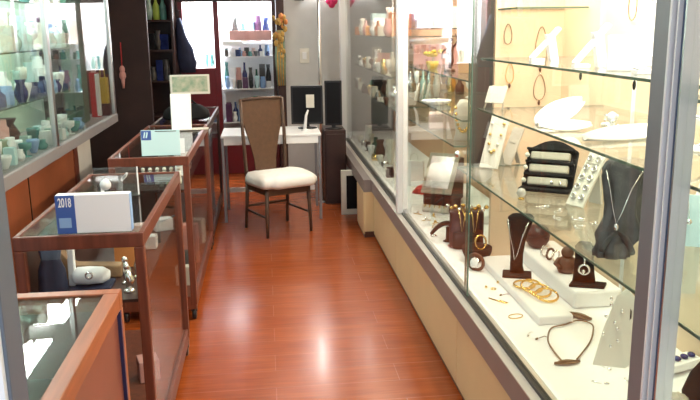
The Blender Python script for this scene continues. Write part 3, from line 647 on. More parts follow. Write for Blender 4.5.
def goods_row(n, p0, p1, z, kinds, mats, where, group, h=(.12, .22), r=(.025, .04), jitter=.0, start=''):
    for k in range(n):
        u = (k+.5)/n; x = p0[0]+(p1[0]-p0[0])*u+rnd.uniform(-jitter, jitter); y = p0[1]+(p1[1]-p0[1])*u
        kd = kinds[k % len(kinds)]; mt = mats[k % len(mats)]; H = rnd.uniform(*h); R = rnd.uniform(*r)
        nm = {'ivory': 'ivory', 'mint': 'mint green', 'teal': 'teal', 'cobalt': 'cobalt blue', 'paper': 'white', 'silver': 'silver', 'brown': 'brown', 'gold': 'gold', 'pink': 'pink', 'purple': 'plum', 'cyan': 'pale cyan', 'lblue': 'light blue', 'green': 'dark green', 'maroon': 'maroon', 'black': 'black', 'grey': 'beige', 'palepink': 'pale pink', 'cardgrey': 'pale grey', 'lime': 'yellow-green', 'satin': 'charcoal', 'orange': 'orange', 'leafgreen': 'grey-green'}[mt]
        lab = '%s %s, %s from %s end, %s' % (nm, {'jar': 'lidded jar', 'box': 'carton', 'card': 'card'}.get(kd, kd), ORD[k], start or 'near', where)
        if kd == 'box':
            mb = B(-R, R, -R*.7, R*.7, 0, H); name, cat = 'carton', 'box'
        elif kd == 'card':
            mb = B(-R*1.3, R*1.3, -.004, .004, 0, H*.7); name, cat = 'picture_card', 'card'
        else:
            mb = bottle(kd, H, R); name, cat = NAMES[kd], {'jar': 'jar'}.get(kd, kd)
        single(name, lab, cat, mb, mt, (x, y, z), rnd.uniform(-.3, .3), group, .003 if kd in ('box', 'card') else 0)
goods_row(5, (1.10, 5.85), (1.22, 5.25), 1.225, ('bottle', 'goblet', 'bottle', 'jar', 'vase'), ('silver', 'paper', 'mint', 'silver', 'cardgrey'), 'silvery row behind near aluminium post', 'silvery bottles on the far shelf', (.14, .2), (.022, .03), 0, 'far')
goods_row(5, (1.12, 7.9), (1.12, 6.2), 1.33, ('vase', 'bottle', 'card', 'bottle', 'goblet'), ('paper', 'silver', 'pink', 'cardgrey', 'silver'), 'middle shelf far right showcase', 'goods on the middle shelf of the far bay', (.16, .26), (.035, .05), .03, 'far')
goods_row(5, (1.12, 8.0), (1.12, 6.2), 1.09, ('bottle', 'box', 'vase', 'jar', 'bottle'), ('green', 'black', 'brown', 'cardgrey', 'silver'), 'lower shelf far right showcase', 'goods on the lower shelf of the far bay', (.12, .18), (.04, .055), .03, 'far')
goods_row(4, (1.15, 8.1), (1.15, 6.3), 1.64, ('box', 'card', 'vase', 'card'), ('cyan', 'paper', 'palepink', 'orange'), 'top shelf far right showcase', 'goods on the top shelf of the far bay', (.18, .28), (.05, .08), .03, 'far')
goods_row(5, (1.08, 8.1), (1.08, 6.5), ZD, ('jar', 'vase', 'bottle', 'vase', 'bowl'), ('paper', 'cardgrey', 'green', 'brown', 'ivory'), 'floor of far right showcase', 'vases on the floor of the far bay', (.14, .24), (.04, .055), .03, 'far')

goods_row(9, (.985, 8.2), (.985, 6.05), 1.09, ('bowl', 'jar', 'vase', 'card'), ('silver', 'ivory', 'brown', 'maroon', 'gold', 'cardgrey'), 'front of lower shelf far right', 'small goods at the front of the far lower shelf', (.06, .11), (.028, .04), 0, 'far')
goods_row(9, (1.0, 8.2), (1.0, 6.05), 1.33, ('goblet', 'bottle', 'bowl', 'jar'), ('silver', 'paper', 'gold', 'cardgrey', 'brown'), 'front of middle shelf far right', 'small goods at the front of the far middle shelf', (.08, .14), (.026, .036), 0, 'far')
goods_row(8, (1.0, 8.2), (1.0, 6.05), 1.64, ('card', 'vase', 'bottle'), ('orange', 'ivory', 'pink', 'gold', 'paper'), 'front of top shelf far right', 'small goods at the front of the far top shelf', (.10, .18), (.03, .04), 0, 'far')
goods_row(8, (1.0, 8.2), (1.0, 5.95), ZD, ('bowl', 'jar', 'goblet'), ('ivory', 'silver', 'maroon', 'paper', 'gold'), 'front of showcase floor far right', 'small goods along the far showcase floor', (.05, .10), (.03, .04), 0, 'far')
goods_row(6, (1.40, 5.8), (1.42, 4.3), 1.225, ('vase', 'bottle', 'goblet'), ('gold', 'brown', 'ivory', 'silver', 'orange', 'maroon'), 'back row behind white oval tray', 'warm goods behind the white tray', (.10, .17), (.03, .04), 0, 'far')
goods_row(6, (1.36, 5.7), (1.38, 4.3), 1.09, ('bowl', 'jar', 'vase'), ('silver', 'gold', 'brown', 'ivory', 'maroon'), 'back row behind pink block', 'goods behind the pink block', (.06, .10), (.03, .04), 0, 'far')
# under the ledge : framed panel in the gap
t = thing('framed_panel', 'white-framed dark panel leaning under the far end of the ledge', 'picture', (1.0, 6.90, 0), 0)
fm = MB(); fm.box(-.33, -.28, -.02, .02, 0, .42); fm.box(.28, .33, -.02, .02, 0, .42); fm.box(-.28, .28, -.02, .02, 0, .05); fm.box(-.28, .28, -.02, .02, .37, .42)
part(t, 'frame', fm, 'cardgrey', .003); part(t, 'panel', B(-.28, .28, -.008, .012, .05, .37), 'screen')
part(t, 'stand_foot', B(-.3, .3, .02, .10, 0, .02), 'black')

# =================================================================== REAR OF THE SHOP
# desk
DZ = .79
t = thing('desk', 'narrow white desk with thin metal legs behind the chair', 'table', (.03, 6.97, 0))
part(t, 'table_top', B(-.41, .485, 6.745, 7.33, DZ-.02, DZ), 'white', .004, None, True)
part(t, 'apron', B(-.40, .478, 6.755, 6.775, DZ-.085, DZ-.02), 'white', .002, None, True)
for x in (-.395, .468):
    for y in (6.765, 7.30): part(t, 'leg', B(x-.012, x+.012, y-.012, y+.012, 0, DZ-.02), 'alu_grey', .002, 'metal leg', True)
part(t, 'stretcher', B(-.38, .45, 7.285, 7.31, .165, .21), 'white', .002, None, True)
part(t, 'side_rail', B(.460, .476, 6.78, 7.29, DZ-.085, DZ-.02), 'white', .002, None, True)
# monitor with white card
def monitor(label, cx, cyy, w, h, zb, base):
    t = thing('monitor', label, 'monitor', (cx, cyy, base), face(cx, cyy))
    part(t, 'foot', MB().lathe([(.09, 0), (.09, .008), (.03, .016)], 20), 'black')
    part(t, 'stem', B(-.02, .02, 0, .03, .01, zb-base+.12), 'black')
    part(t, 'casing', B(-w/2, w/2, -.02, .02, zb-base, zb-base+h), 'black', .006)
    part(t, 'screen', B(-w/2+.018, w/2-.018, -.0225, -.0195, zb-base+.018, zb-base+h-.018), 'screen')
    return t
monitor('black monitor on the white desk behind a pale note holder', .385, 7.16, .30, .36, .83, DZ)
t = thing('note_holder', 'pale note card on a white slanted stem on the desk before the monitor', 'stand', (.36, 6.98, DZ), face(.36, 6.98))
part(t, 'base', MB().lathe([(.045, 0), (.045, .008), (.02, .014)], 16), 'white')
part(t, 'stem', MB().tube([(-.01, 0, .01), (.005, .0, .14), (.025, .0, .19)], [.016, .012, .008], 8), 'white')
part(t, 'card', MB().obox((.045, 0, .27), (.075, .008, .12), (-.1, 0, 0)), 'cardgrey', .002)
t = thing('added_cabinet', 'added dark narrow cabinet filling the dark area between desk and glass showcase', 'cabinet', (.665, 7.55, 0))  # cabinet added to fill the dark area and carry the second monitor
part(t, 'body', B(.56, .77, 7.35, 7.8, 0, .735), 'wood_d', .004, None, True)
part(t, 'door', B(.575, .755, 7.335, 7.35, .04, .70), 'wood_d', .003, None, True)
monitor('added black monitor standing in for a reflection in the showcase glass', .665, 7.5, .17, .44, .77, .735)  # monitor shape stands in for a reflection in the glass pane
t = thing('metal_pole', 'thin aluminium pole rising beside the dark narrow cabinet', 'pole', (.535, 7.45, 0))
part(t, 'pole', MB().tube([(0, 0, 0), (0, 0, ZC-.02)], .014, 10), 'alu'); part(t, 'flange', MB().lathe([(.04, 0), (.04, .008), (.016, .014)], 14), 'alu')
t = thing('wall_switch', 'white switch plate on the white wall above the monitor', 'switch', (.47, 9.02, 1.405))
part(t, 'plate', B(-.055, .055, -.012, 0, -.085, .085), 'ivory', .003); part(t, 'rocker', B(-.025, .025, -.018, -.012, -.04, .04), 'paper', .002)
t = thing('wall_decoration', 'pink heart-shaped hanging decoration high on the white wall', 'decoration', (.80, 9.02, 2.02))
part(t, 'ornament', MB().ball((-.025, -.03, 0), .045, 10, (1, .5, 1)).ball((.025, -.03, 0), .045, 10, (1, .5, 1)).ball((0, -.03, -.04), .04, 10, (1, .5, 1)), principled('hot_pink', (.75, .03, .16), .5))
part(t, 'string', MB().tube([(0, -.02, .03), (0, -.01, .35)], .004, 6), 'black')
t = thing('wall_cable', 'looped dark cable at the top of the white wall', 'cable', (.42, 9.02, 2.02))
part(t, 'cable', MB().tube([(-.12, -.012, .4), (-.1, -.02, .12), (-.04, -.02, .02), (.05, -.02, .01), (.08, -.012, .3)], .012, 8), 'satin')
t = thing('streak_lamp', 'added upright tube lamp high on the white wall for the floor streak', 'lamp', (.60, 8.985, 2.12))  # unseen lamp above the view, added to streak the floor
part(t, 'tube', MB().tube([(0, 0, 0), (0, 0, .5)], .02, 10), 'tube_streak'); part(t, 'holder', B(-.025, .025, .02, .034, -.02, .52), 'white')
# dried flowers hanging from the brown post
t = thing('dried_flowers', 'hanging bunch of yellow dried flowers with orange heads on the brown post', 'flowers', (.19, 8.95, 1.75))
for k in range(44):
    a = rnd.uniform(0, 2*PI); zz = rnd.uniform(-.36, .12); q = rnd.uniform(.01, .085)*(1 if zz > -.2 else .6)
    part(t, 'flower_head', MB().ball((q*math.cos(a), -.06+q*.5*math.sin(a), zz), rnd.uniform(.014, .028), 7, (1, 1, 1.5)), 'orange' if k % 6 == 0 else 'dryyellow')
for k in range(7):
    x = -.05+.016*k; part(t, 'stalk', MB().tube([(x*.6, -.05, -.05), (x*1.0, -.045, -.35), (x*.8, -.04, -.68)], [.014, .016, .008], 6), 'dryyellow' if k % 2 else 'leafgreen')
part(t, 'hook', MB().tube([(0, -.05, .05), (0, -.02, .14), (0, .05, .15)], .005, 6), 'black')

# red showcase
RX0, RX1, RY = -.975, .15, 9.2
rs = thing('red_showcase', 'dark red framed lit showcase filled with goods at the rear of the shop', 'showcase', (-.41, 9.4, 0))
part(rs, 'base', B(RX0, RX1, RY, RY+.45, 0, .44), 'red', .004, 'dark red base', True)
part(rs, 'back_panel', B(RX0, RX1, RY+.43, RY+.45, .44, 2.35), 'white', 0, 'white back', True)
part(rs, 'cornice', B(RX0, RX1, RY, RY+.03, 2.03, 2.10), 'wood_d', .003, 'dark cornice', True)
for x0, x1 in ((RX0, RX0+.05), (-.575, -.515), (RX1-.045, RX1)):
    part(rs, 'post', B(x0, x1, RY, RY+.04, .44, 2.03), 'red' if x0 < -.3 else 'wood_d', .003, None, True)
part(rs, 'baffle', B(RX0, RX1, RY+.0, RY+.02, 2.10, 2.38), 'wood_d', .003, 'dark header board added to hide the rear lamps', True)  # unseen board, added to keep the rear lamps out of the floor reflection
part(rs, 'side_panel', B(RX0-.02, RX0, RY, RY+.45, 0, 2.35), 'wood_d', 0, None, True)
part(rs, 'top_panel', B(RX0, RX1, RY, RY+.45, 2.35, 2.38), 'white', 0, None, True)
part(rs, 'red_panel', B(RX0+.05, -.575, RY+.01, RY+.03, .44, 1.27), 'red', .003, 'red lower door panel', True)
for z in (1.58, 1.40, 1.02, .62):
    part(rs, 'glass_shelf', B(-.515, RX1-.045, RY+.05, RY+.42, z-.012, z), 'white' if z != 1.58 else 'palepink', .002, None, True)
part(rs, 'pink_board', B(-.40, RX1-.05, RY+.045, RY+.06, 1.585, 1.70), 'pink', .003, 'pink shelf board', True)
part(rs, 'label_strip', B(-.48, -.24, RY+.03, RY+.05, 1.53, 1.58), 'paper', .002, 'white label strip', True)
part(rs, 'left_shelf', B(RX0+.05, -.575, RY+.05, RY+.42, 1.262, 1.275), 'white', .002, None, True)
for x0, x1, z0, z1 in ((RX0+.05, -.575, 1.27, 2.03), (-.515, RX1-.045, .44, 2.03)):
    part(rs, 'glass_pane', B(x0, x1, RY+.018, RY+.022, z0, z1), 'glass', 0, None, True)
part(rs, 'lamp_tube', B(RX0+.06, RX1-.05, RY+.10, RY+.14, 2.27, 2.31), 'tube', 0, 'lit tube', True)
area('rear_showcase_light', (-.42, RY+.2, 2.24), 1.0, .2, 44, (.90, .95, 1))
area('rear_left_light', (-.77, RY+.12, 2.2), .3, .15, 40, (.92, .97, 1))
for k, (x, dz) in enumerate(((-.845, 0), (-.79, 0))):
    single('price_card', ('left', 'right')[k]+' small white price card at the foot of the bright rear showcase', 'card', B(-.02, .02, -.004, .004, 0, .085), 'paper', (x, RY+.09, 1.275), 0, 'price cards in the rear showcase')
goods_row(4, (-.72, RY+.25), (-.61, RY+.2), 1.275, ('jar', 'vase'), ('cardgrey', 'teal'), 'left window of rear showcase', 'jars in the bright rear showcase', (.10, .16), (.022, .028), 0, 'left')
t = thing('hanging_robe', 'dark robe hanging at the left edge of the bright rear showcase', 'clothing', (-.945, 9.12, 1.85))
part(t, 'robe', MB().loft([[Vector((w*(1+.12*math.sin(5*a+z*8))*math.cos(a)+x, .05*math.sin(a), z)) for a in [2*PI*k/20 for k in range(20)]] for z, w, x in ((-.62, .085, .05), (-.5, .10, .05), (-.35, .095, .03), (-.2, .06, .0), (-.08, .04, -.01), (0, .02, -.015))]), 'navy')
part(t, 'hanger', MB().tube([(-.015, 0, 0), (-.015, 0, .08), (-.015, .09, .09)], .005, 6), 'black')
goods_row(6, (-.47, RY+.2), (.08, RY+.22), 1.58+.0, ('box', 'vase', 'bottle', 'box', 'jar', 'vase'), ('cardgrey', 'satin', 'teal', 'lblue', 'purple', 'cobalt'), 'topmost shelf of red rear showcase', 'goods on the topmost rear shelf', (.2, .3), (.035, .05), 0, 'left')
goods_row(7, (-.49, RY+.2), (.08, RY+.2), 1.40, ('vase', 'jar', 'bottle', 'box', 'vase', 'bottle', 'jar'), ('teal', 'paper', 'lblue', 'satin', 'palepink', 'cobalt', 'lblue'), 'upper shelf of red rear showcase', 'goods on the upper rear shelf', (.09, .13), (.025, .035), 0, 'left')
goods_row(8, (-.49, RY+.18), (.08, RY+.18), 1.02, ('vase', 'box', 'jar', 'bottle', 'vase', 'bottle', 'box', 'vase'), ('teal', 'paper', 'pink', 'cobalt', 'satin', 'green', 'satin', 'black'), 'middle shelf of red rear showcase', 'goods on the middle rear shelf', (.17, .32), (.026, .034), 0, 'left')
goods_row(7, (-.49, RY+.18), (.08, RY+.18), .62, ('vase', 'bottle', 'jar', 'box', 'vase', 'box', 'bottle'), ('purple', 'cobalt', 'paper', 'purple', 'teal', 'green', 'satin'), 'lowest shelf of red rear showcase', 'goods on the lowest rear shelf', (.18, .3), (.03, .04), 0, 'left')
goods_row(8, (-.48, RY+.10), (.08, RY+.10), 1.40, ('jar', 'bowl', 'box', 'vase'), ('satin', 'paper', 'cobalt', 'pink', 'teal'), 'front row upper rear shelf', 'front row of the upper rear shelf', (.05, .09), (.022, .030), 0, 'left')
goods_row(8, (-.48, RY+.09), (.08, RY+.09), 1.02, ('vase', 'bowl', 'jar', 'box'), ('lblue', 'paper', 'satin', 'purple', 'black', 'cyan'), 'front row middle rear shelf', 'front row of the middle rear shelf', (.08, .16), (.024, .032), 0, 'left')
goods_row(8, (-.48, RY+.09), (.08, RY+.09), .62, ('box', 'vase', 'jar'), ('purple', 'paper', 'lblue', 'black', 'green', 'satin'), 'front row lowest rear shelf', 'front row of the lowest rear shelf', (.10, .24), (.026, .034), 0, 'left')
# dark alcove shelves left of the red showcase
al = thing('dark_shelf_unit', 'dark open shelf unit between the brown panelling and the red showcase', 'shelves', (-1.1, 9.0, 0))
part(al, 'back', B(-1.45, -1.0, 9.28, 9.30, 0, 2.4), 'wood_d', 0, None, True)
for x in (-1.45, -1.03): part(al, 'side', B(x, x+.025, 8.9, 9.28, 0, 2.4), 'wood_d', 0, None, True)
for z in (.3, .75, 1.15, 1.5, 1.83): part(al, 'shelf', B(-1.425, -1.03, 8.9, 9.28, z-.02, z), 'wood_d', 0, None, True)
goods_row(4, (-1.38, 9.0), (-1.08, 9.0), 1.83, ('bottle', 'vase', 'bottle', 'bottle'), ('lime', 'mint', 'lime', 'teal'), 'top shelf of dark unit', 'bottles on the dark top shelf', (.2, .3), (.035, .045), 0, 'left')
goods_row(4, (-1.38, 9.0), (-1.08, 9.0), 1.5, ('jar', 'box', 'vase', 'box'), ('cobalt', 'black', 'satin', 'cobalt'), 'second shelf of dark unit', 'dark goods on the second shelf', (.14, .24), (.035, .05), 0, 'left')
goods_row(4, (-1.38, 9.0), (-1.08, 9.0), 1.15, ('box', 'vase', 'box', 'jar'), ('black', 'satin', 'cobalt', 'satin'), 'third shelf of dark unit', 'dark goods on the third shelf', (.14, .24), (.035, .05), 0, 'left')
t = thing('hanging_ornament', 'pinkish knotted ornament hanging on the dark brown panelling', 'decoration', (-1.44, 8.05, 1.30))
part(t, 'knot', MB().ball((0, -.03, .03), .035, 10, (.8, .5, 1.2)).ball((0, -.03, -.03), .045, 10, (.8, .5, 1.1)), 'pink')
part(t, 'tassel', MB().tube([(0, -.03, -.06), (0, -.03, -.16)], [.022, .012], 8), 'pink'); part(t, 'cord', MB().tube([(0, -.03, .06), (0, -.012, .30)], .006, 6), 'bred')

# =================================================================== CHAIR
t = thing('dining_chair', 'brown high-backed dining chair with white fleece cushion facing the aisle', 'chair', (.075, 6.43, 0), .46)
w, d = .20, .20
for s in (-1, 1):
    part(t, 'leg', MB().tube([(s*.21, -d, .0), (s*.205, -d+.01, .2), (s*.195, -d+.01, .40)], [.013, .016, .019], 8), 'chair')
    part(t, 'leg', MB().tube([(s*.205, d+.03, 0), (s*.2, d+.005, .22), (s*.19, d, .41)], [.013, .016, .019], 8), 'chair')
    part(t, 'back_post', MB().tube([(s*.19, d, .40), (s*.195, d+.015, .62), (s*.20, d+.03, .85), (s*.20, d+.055, 1.125)], [.019, .017, .016, .014], 8), 'chair')
fm = MB(); fm.box(-.19, .19, -d-.008, -d+.02, .355, .40); fm.box(-.19, .19, d-.01, d+.014, .355, .40); fm.box(-.2, -.175, -d, d, .355, .40); fm.box(.175, .2, -d, d, .355, .40)
part(t, 'seat_frame', fm, 'chair', .003)
part(t, 'seat', B(-.205, .205, -d-.02, d, .40, .415), 'splat', .005)
prof = [(.42, .105), (.50, .10), (.60, .105), (.70, .125), (.80, .15), (.90, .178), (1.0, .186), (1.125, .186)]
poly = [(wd, d+.004+.07*((z-.40)/.72)**1.3, z) for z, wd in prof]+[(-wd, d+.004+.07*((z-.40)/.72)**1.3, z) for z, wd in prof[::-1]]
sp_ = MB()
for (z0, w0), (z1, w1) in zip(prof, prof[1:]):
    y0 = d+.004+.06*((z0-.40)/.72)**1.3; y1 = d+.004+.06*((z1-.40)/.72)**1.3
    sp_.add([(-w0, y0, z0), (w0, y0, z0), (w1, y1, z1), (-w1, y1, z1), (-w0, y0+.014, z0), (w0, y0+.014, z0), (w1, y1+.014, z1), (-w1, y1+.014, z1)],
            [(0, 1, 2, 3), (5, 4, 7, 6), (1, 5, 6, 2), (4, 0, 3, 7), (0, 4, 5, 1), (3, 2, 6, 7)])
part(t, 'backrest', sp_, 'splat')
part(t, 'top_rail', MB().tube([(-.2, d+.055, 1.12), (0, d+.065, 1.128), (.2, d+.055, 1.12)], .013, 8), 'chair')
part(t, 'stretcher', MB().tube([(-.2, d+.01, .20), (.2, d+.01, .20)], .011, 8), 'chair')
for s in (-1, 1): part(t, 'stretcher', MB().tube([(s*.206, -d+.005, .17), (s*.2, d+.01, .17)], .010, 8), 'chair')
def pillow(w, d, h, n=40):
    rings = []
    for q, z in ((.80, 0), (.95, .006), (1.0, .03), (.99, .06), (.93, .082), (.72, .096), (.4, .10), (.05, .10)):
        rg = []
        for k in range(n):
            a = 2*PI*k/n; c, s = math.cos(a), math.sin(a)
            sx = math.copysign(abs(c)**.45, c); sy = math.copysign(abs(s)**.45, s)
            wob = 1+.05*math.sin(4*a+1)+.03*math.sin(9*a)
            rg.append(Vector((w*sx*q*wob, d*sy*q*wob, z/.1*h*(1+.06*math.sin(3*a)))))
        rings.append(rg)
    return MB().loft(rings)
single('seat_cushion', 'thick white fleece cushion lying on the brown dining chair', 'cushion', pillow(.27, .265, .105), 'cushion', (.105, 6.405, .416), .46)

# =================================================================== COUNTER SHOWCASES ON THE LEFT
def counter(label, x0, x1, y0, y1, zt, wood, side=None, sh=.70, ps=.036, line=False):
    t = thing('counter_showcase', label, 'showcase', ((x0+x1)/2, (y0+y1)/2, 0))
    zb = .10
    for x in (x0, x1-ps):
        for y in (y0, y1-ps): part(t, 'post', B(x, x+ps, y, y+ps, zb, zt-.052), wood, .004, None, True)
    tw = .042 if side else .020
    fm = MB(); fm.box(x0, x1, y0, y0+tw, zt-.052, zt); fm.box(x0, x1, y1-tw, y1, zt-.052, zt); fm.box(x0, x0+tw, y0+tw, y1-tw, zt-.052, zt); fm.box(x1-tw, x1, y0+tw, y1-tw, zt-.052, zt)
    part(t, 'top_frame', fm, wood, .003, None, True)
    part(t, 'glass_top', B(x0+tw, x1-tw, y0+tw, y1-tw, zt-.012, zt-.005), 'glass', 0, None, True)
    part(t, 'base_board', B(x0+.004, x1-.004, y0+.004, y1-.004, zb-.03, zb+.05), wood, .003, None, True)
    part(t, 'shelf', B(x0+ps, x1-ps, y0+ps, y1-ps, sh-.012, sh), 'wood_d', 0, 'dark shelf', True)
    if side is None:
        part(t, 'glass_side', B(x1-ps*.5-.002, x1-ps*.5+.002, y0+ps, y1-ps, zb+.05, zt-.052), 'glass', 0, None, True)
        part(t, 'glass_front', B(x0+ps, x1-ps, y0+ps*.5-.002, y0+ps*.5+.002, zb+.05, zt-.052), 'glass', 0, None, True)
    else:
        part(t, 'side_panel', B(x1-.03, x1-.008, y0+ps, y1-ps, zb+.05, zt-.052), side, 0, None, True)
        part(t, 'far_panel', B(x0+ps, x1-ps, y1-.03, y1-.01, zb+.05, zt-.052), side, 0, None, True)
        if line: part(t, 'edge_strip', B(x1-.008, x1+.002, y1-ps-.01, y1-ps+.004, zb+.05, zt-.052), 'blueline', 0, 'navy edge strip', True)
    part(t, 'staff_panel', B(x0+.01, x0+.022, y0+ps, y1-ps, zb+.05, zt-.052), 'wood_d', 0, None, True)
    for x in (x0+.03, x1-.022):
        for y in (y0+.036, y1-.036):
            c = part(t, 'caster', MB().lathe([(.004, -.012), (.030, -.012), (.034, -.006), (.034, .006), (.030, .012), (.004, .012)], 16).rot((0, PI/2, 0)).move(Matrix.Translation((x, y, .034))), 'black', 0, 'black caster', True)
            part(c, 'fork', B(x-.018, x+.018, y-.012, y+.012, .05, zb-.03), 'satin', 0, None, True)
    return t
AX0, AX1 = -.905, -.453
counter('red-brown glass counter on casters with the 2018 box on top', AX0, AX1, 2.68, 3.90, 1.0, 'wood', None, .74)
counter('red-brown glass counter farther back with a pale cyan card on top', AX0, AX1, 4.37, 5.93, 1.0, 'wood', None, .80)
counter('dark framed counter at the far end of the left row', AX0, AX1, 5.98, 7.45, .985, 'wood_d', None, .75, .03)
counter('low wooden counter with orange edge nearest the viewer beside the aluminium post', AX0, -.43, 1.02, 2.12, .985, 'wood_o', 'panel_r', .74, .042, True)

# 2018 box on the first counter
def text(root, name, s, mat, size, loc, rot, sx=1.):
    cu = bpy.data.curves.new(name, 'FONT'); cu.body = s; cu.size = size; cu.extrude = .0006; cu.align_x = 'CENTER'; cu.align_y = 'CENTER'; cu.offset = size*.02
    to = bpy.data.objects.new(name+'_tmp', cu); COL.objects.link(to)
    me = bpy.data.meshes.new_from_object(to.evaluated_get(bpy.context.evaluated_depsgraph_get()))
    bpy.data.objects.remove(to); me.materials.clear(); me.materials.append(M[mat])
    o = bpy.data.objects.new(name, me); COL.objects.link(o); o.parent = root; o.location = loc; o.rotation_euler = rot; o.scale = (sx, 1, 1); return o
t = thing('calendar_box', 'white and blue box reading 2018 standing on the nearest glass counter', 'box', (-.625, 2.745, 1.0))
part(t, 'carton', B(-.128, .128, -.036, .006, 0, .140), 'paper', .002)
part(t, 'blue_panel', B(-.1285, -.062, -.0375, -.0362, .0005, .1395), 'blue', 0, 'blue printed panel')
part(t, 'blue_side', B(.1281, .1293, -.036, .006, .002, .138), 'lblue', 0, 'light blue side')
part(t, 'pale_square', B(-.120, -.078, -.0383, -.0376, .022, .058), 'lblue', 0, 'pale blue square')
text(t, 'numerals', '2018', 'paper', .046, (-.096, -.0378, .112), (PI/2, 0, 0), .50)['label'] = 'white numerals 2018'
# acrylic stand behind
t = thing('acrylic_stand', 'clear acrylic stand with white disc and mark behind the 2018 box', 'stand', (-.665, 3.35, 1.0))
part(t, 'plate', B(-.095, .095, -.002, .002, 0, .125), 'shelf_glass'); part(t, 'edge_strip', B(.091, .096, -.004, .004, 0, .125), 'paper', 0, 'white edge')
part(t, 'disc', MB().lathe([(.024, 0), (.024, .006)], 20).rot((PI/2, 0, 0)).move(Matrix.Translation((-.045, -.003, .05))), 'paper', 0, 'white disc')
part(t, 'disc_tail', B(-.066, -.052, -.008, -.003, 0, .045), 'paper', 0, 'white tail')
part(t, 'foot', B(-.095, .095, -.03, .03, 0, .004), 'shelf_glass')
mk = MB()
for k in range(3): mk.obox((.030+.008*k, -.004, .075+.008*k), (.010, .003, .022), (0, .5, 0))
part(t, 'mark', mk, 'paper', 0, 'small white slanted mark')
# under the glass of the first counter
SH = .74
t = thing('display_bust', 'white L-shaped ring display inside the nearest glass counter', 'jewellery stand', (-.70, 2.86, SH+.012), 0)
part(t, 'back', MB().prism([(-.075, 0, 0), (-.05, 0, 0), (-.048, .0, .15), (-.072, .0, .15)], (0, .03, 0)), 'paper', .005)
part(t, 'pad', MB().loft([[Vector((x, .02+.045*math.cos(a)*q, .035+.035*math.sin(a)*q)) for a in [2*PI*k/14 for k in range(14)]] for x, q in ((-.06, .6), (-.045, .95), (0, 1), (.05, .9), (.075, .5))]), 'paper')
part(t, 'silver_ring', MB().ring((.01, -.03, .05), .012, .004, (PI/2, 0, 0), 14, 6), 'silver')
part(t, 'dark_base', B(-.08, .085, -.035, .08, -.012, 0), 'navy', .003)
t = thing('jewel_case', 'tan open jewel case with draped cloth inside the nearest counter', 'case', (-.76, 2.98, SH))
part(t, 'cloth', MB().prism([(-.12, 0, 0), (.16, 0, 0), (.16, 0, .05), (-.02, 0, .06), (-.10, 0, .15), (-.12, 0, .16)], (0, .06, 0)), 'tan', .006)
single('navy_pouch', 'navy blue velvet pouch at the left inside the nearest counter', 'pouch', MB().loft([[Vector((r*1.0*math.cos(a), r*.6*math.sin(a)*(1+.2*math.sin(5*a)), z)) for a in [2*PI*k/20 for k in range(20)]] for r, z in ((.04, 0), (.055, .02), (.05, .10), (.035, .14), (.042, .18), (.01, .182))]), 'navy', (-.815, 2.80, SH))
single('orange_card', 'orange card lying upright behind the white ring display', 'card', B(-.05, .05, -.005, .005, 0, .13), 'orange', (-.60, 3.12, SH), 0, None, .003)
for k, (x, y) in enumerate(((-.54, 2.80), (-.565, 2.90), (-.53, 2.97))):
    t = thing('silver_ornament', '%s small silver ornament from the corner post inside the nearest counter' % ORD[k], 'ornament', (x, y, SH), k)
    part(t, 'base', MB().lathe([(.022, 0), (.02, .01), (.008, .016)], 12), 'silver'); part(t, 'figure', MB().tube([(0, 0, .012), (.006, 0, .05), (-.004, 0, .09)], [.012, .018, .008], 8), 'silver'); part(t, 'head', MB().ball((-.004, 0, .10), .013, 8), 'silver')
for k, (x, y, m_) in enumerate(((-.56, 3.4, 'paper'), (-.62, 3.62, 'palepink'), (-.53, 3.72, 'paper'), (-.72, 3.6, 'cardgrey'))):
    single('jewel_box', '%s small pale jewel box along the far half of the nearest glass counter' % ORD[k], 'box', B(-.045, .045, -.03, .03, 0, .06), m_, (x, y, SH), .2*k, 'jewel boxes in the nearest glass counter', .004)
# bottom things in first counter
for k, (x, y, m_) in enumerate(((-.56, 2.82, 'leafgreen'), (-.66, 2.86, 'cardgrey'), (-.76, 2.84, 'navy'), (-.58, 3.3, 'pink'))):
    single('storage_box', '%s storage box from the corner post on the bottom of the nearest counter' % {0: 'grey-green', 1: 'pale grey', 2: 'navy', 3: 'pink'}[k], 'box', B(-.045, .045, -.05, .05, 0, .10), m_, (x, y, .15), .1*k, None, .004)
# second counter : cyan card, tall sign, black bag, white row
t = thing('cyan_card', 'pale cyan card with a dark blue corner emblem on the second counter', 'sign', (-.612, 4.43, 1.0))
Rc = Matrix.Rotation(-.12, 4, 'X')
part(t, 'board', MB().obox((0, 0, .074), (.22, .008, .148)).move(Rc), 'cyan', .002)
part(t, 'strut', MB().prism([(-.03, .08, 0), (.03, .08, 0), (.03, .086, 0), (-.03, .086, 0)], (0, -.058, .12)), 'cyan')
e = part(t, 'emblem', MB().obox((-.080, -.0048, .118), (.056, .0015, .054)).move(Rc), 'blue', 0, 'dark blue emblem')
part(e, 'emblem_mark', MB().obox((-.090, -.006, .12), (.008, .0015, .034), (0, .2, 0)).obox((-.076, -.006, .12), (.008, .0015, .034), (0, .2, 0)).move(Rc), 'cyan', 0, 'pale strokes')
part(t, 'print_line', MB().obox((.03, -.0048, .140), (.12, .0015, .004)).move(Rc), 'satin', 0, 'dark print line')
single('folded_leaflet', 'small white folded leaflet right of the cyan card', 'leaflet', MB().prism([(-.025, -.02, 0), (.02, -.02, 0), (.02, .0, .085), (-.02, .0, .085)], (0, .006, 0)), 'paper', (-.505, 4.52, 1.0))
t = thing('calendar_easel', 'tall white stand-up calendar with a green and beige picture on the second counter', 'calendar', (-.545, 5.62, 1.0), .05)
part(t, 'white_board', MB().prism([(-.14, -.05, 0), (.0, -.05, 0), (.005, -.01, .26), (-.14, -.01, .26)], (0, .05, 0)), 'paper', .003)
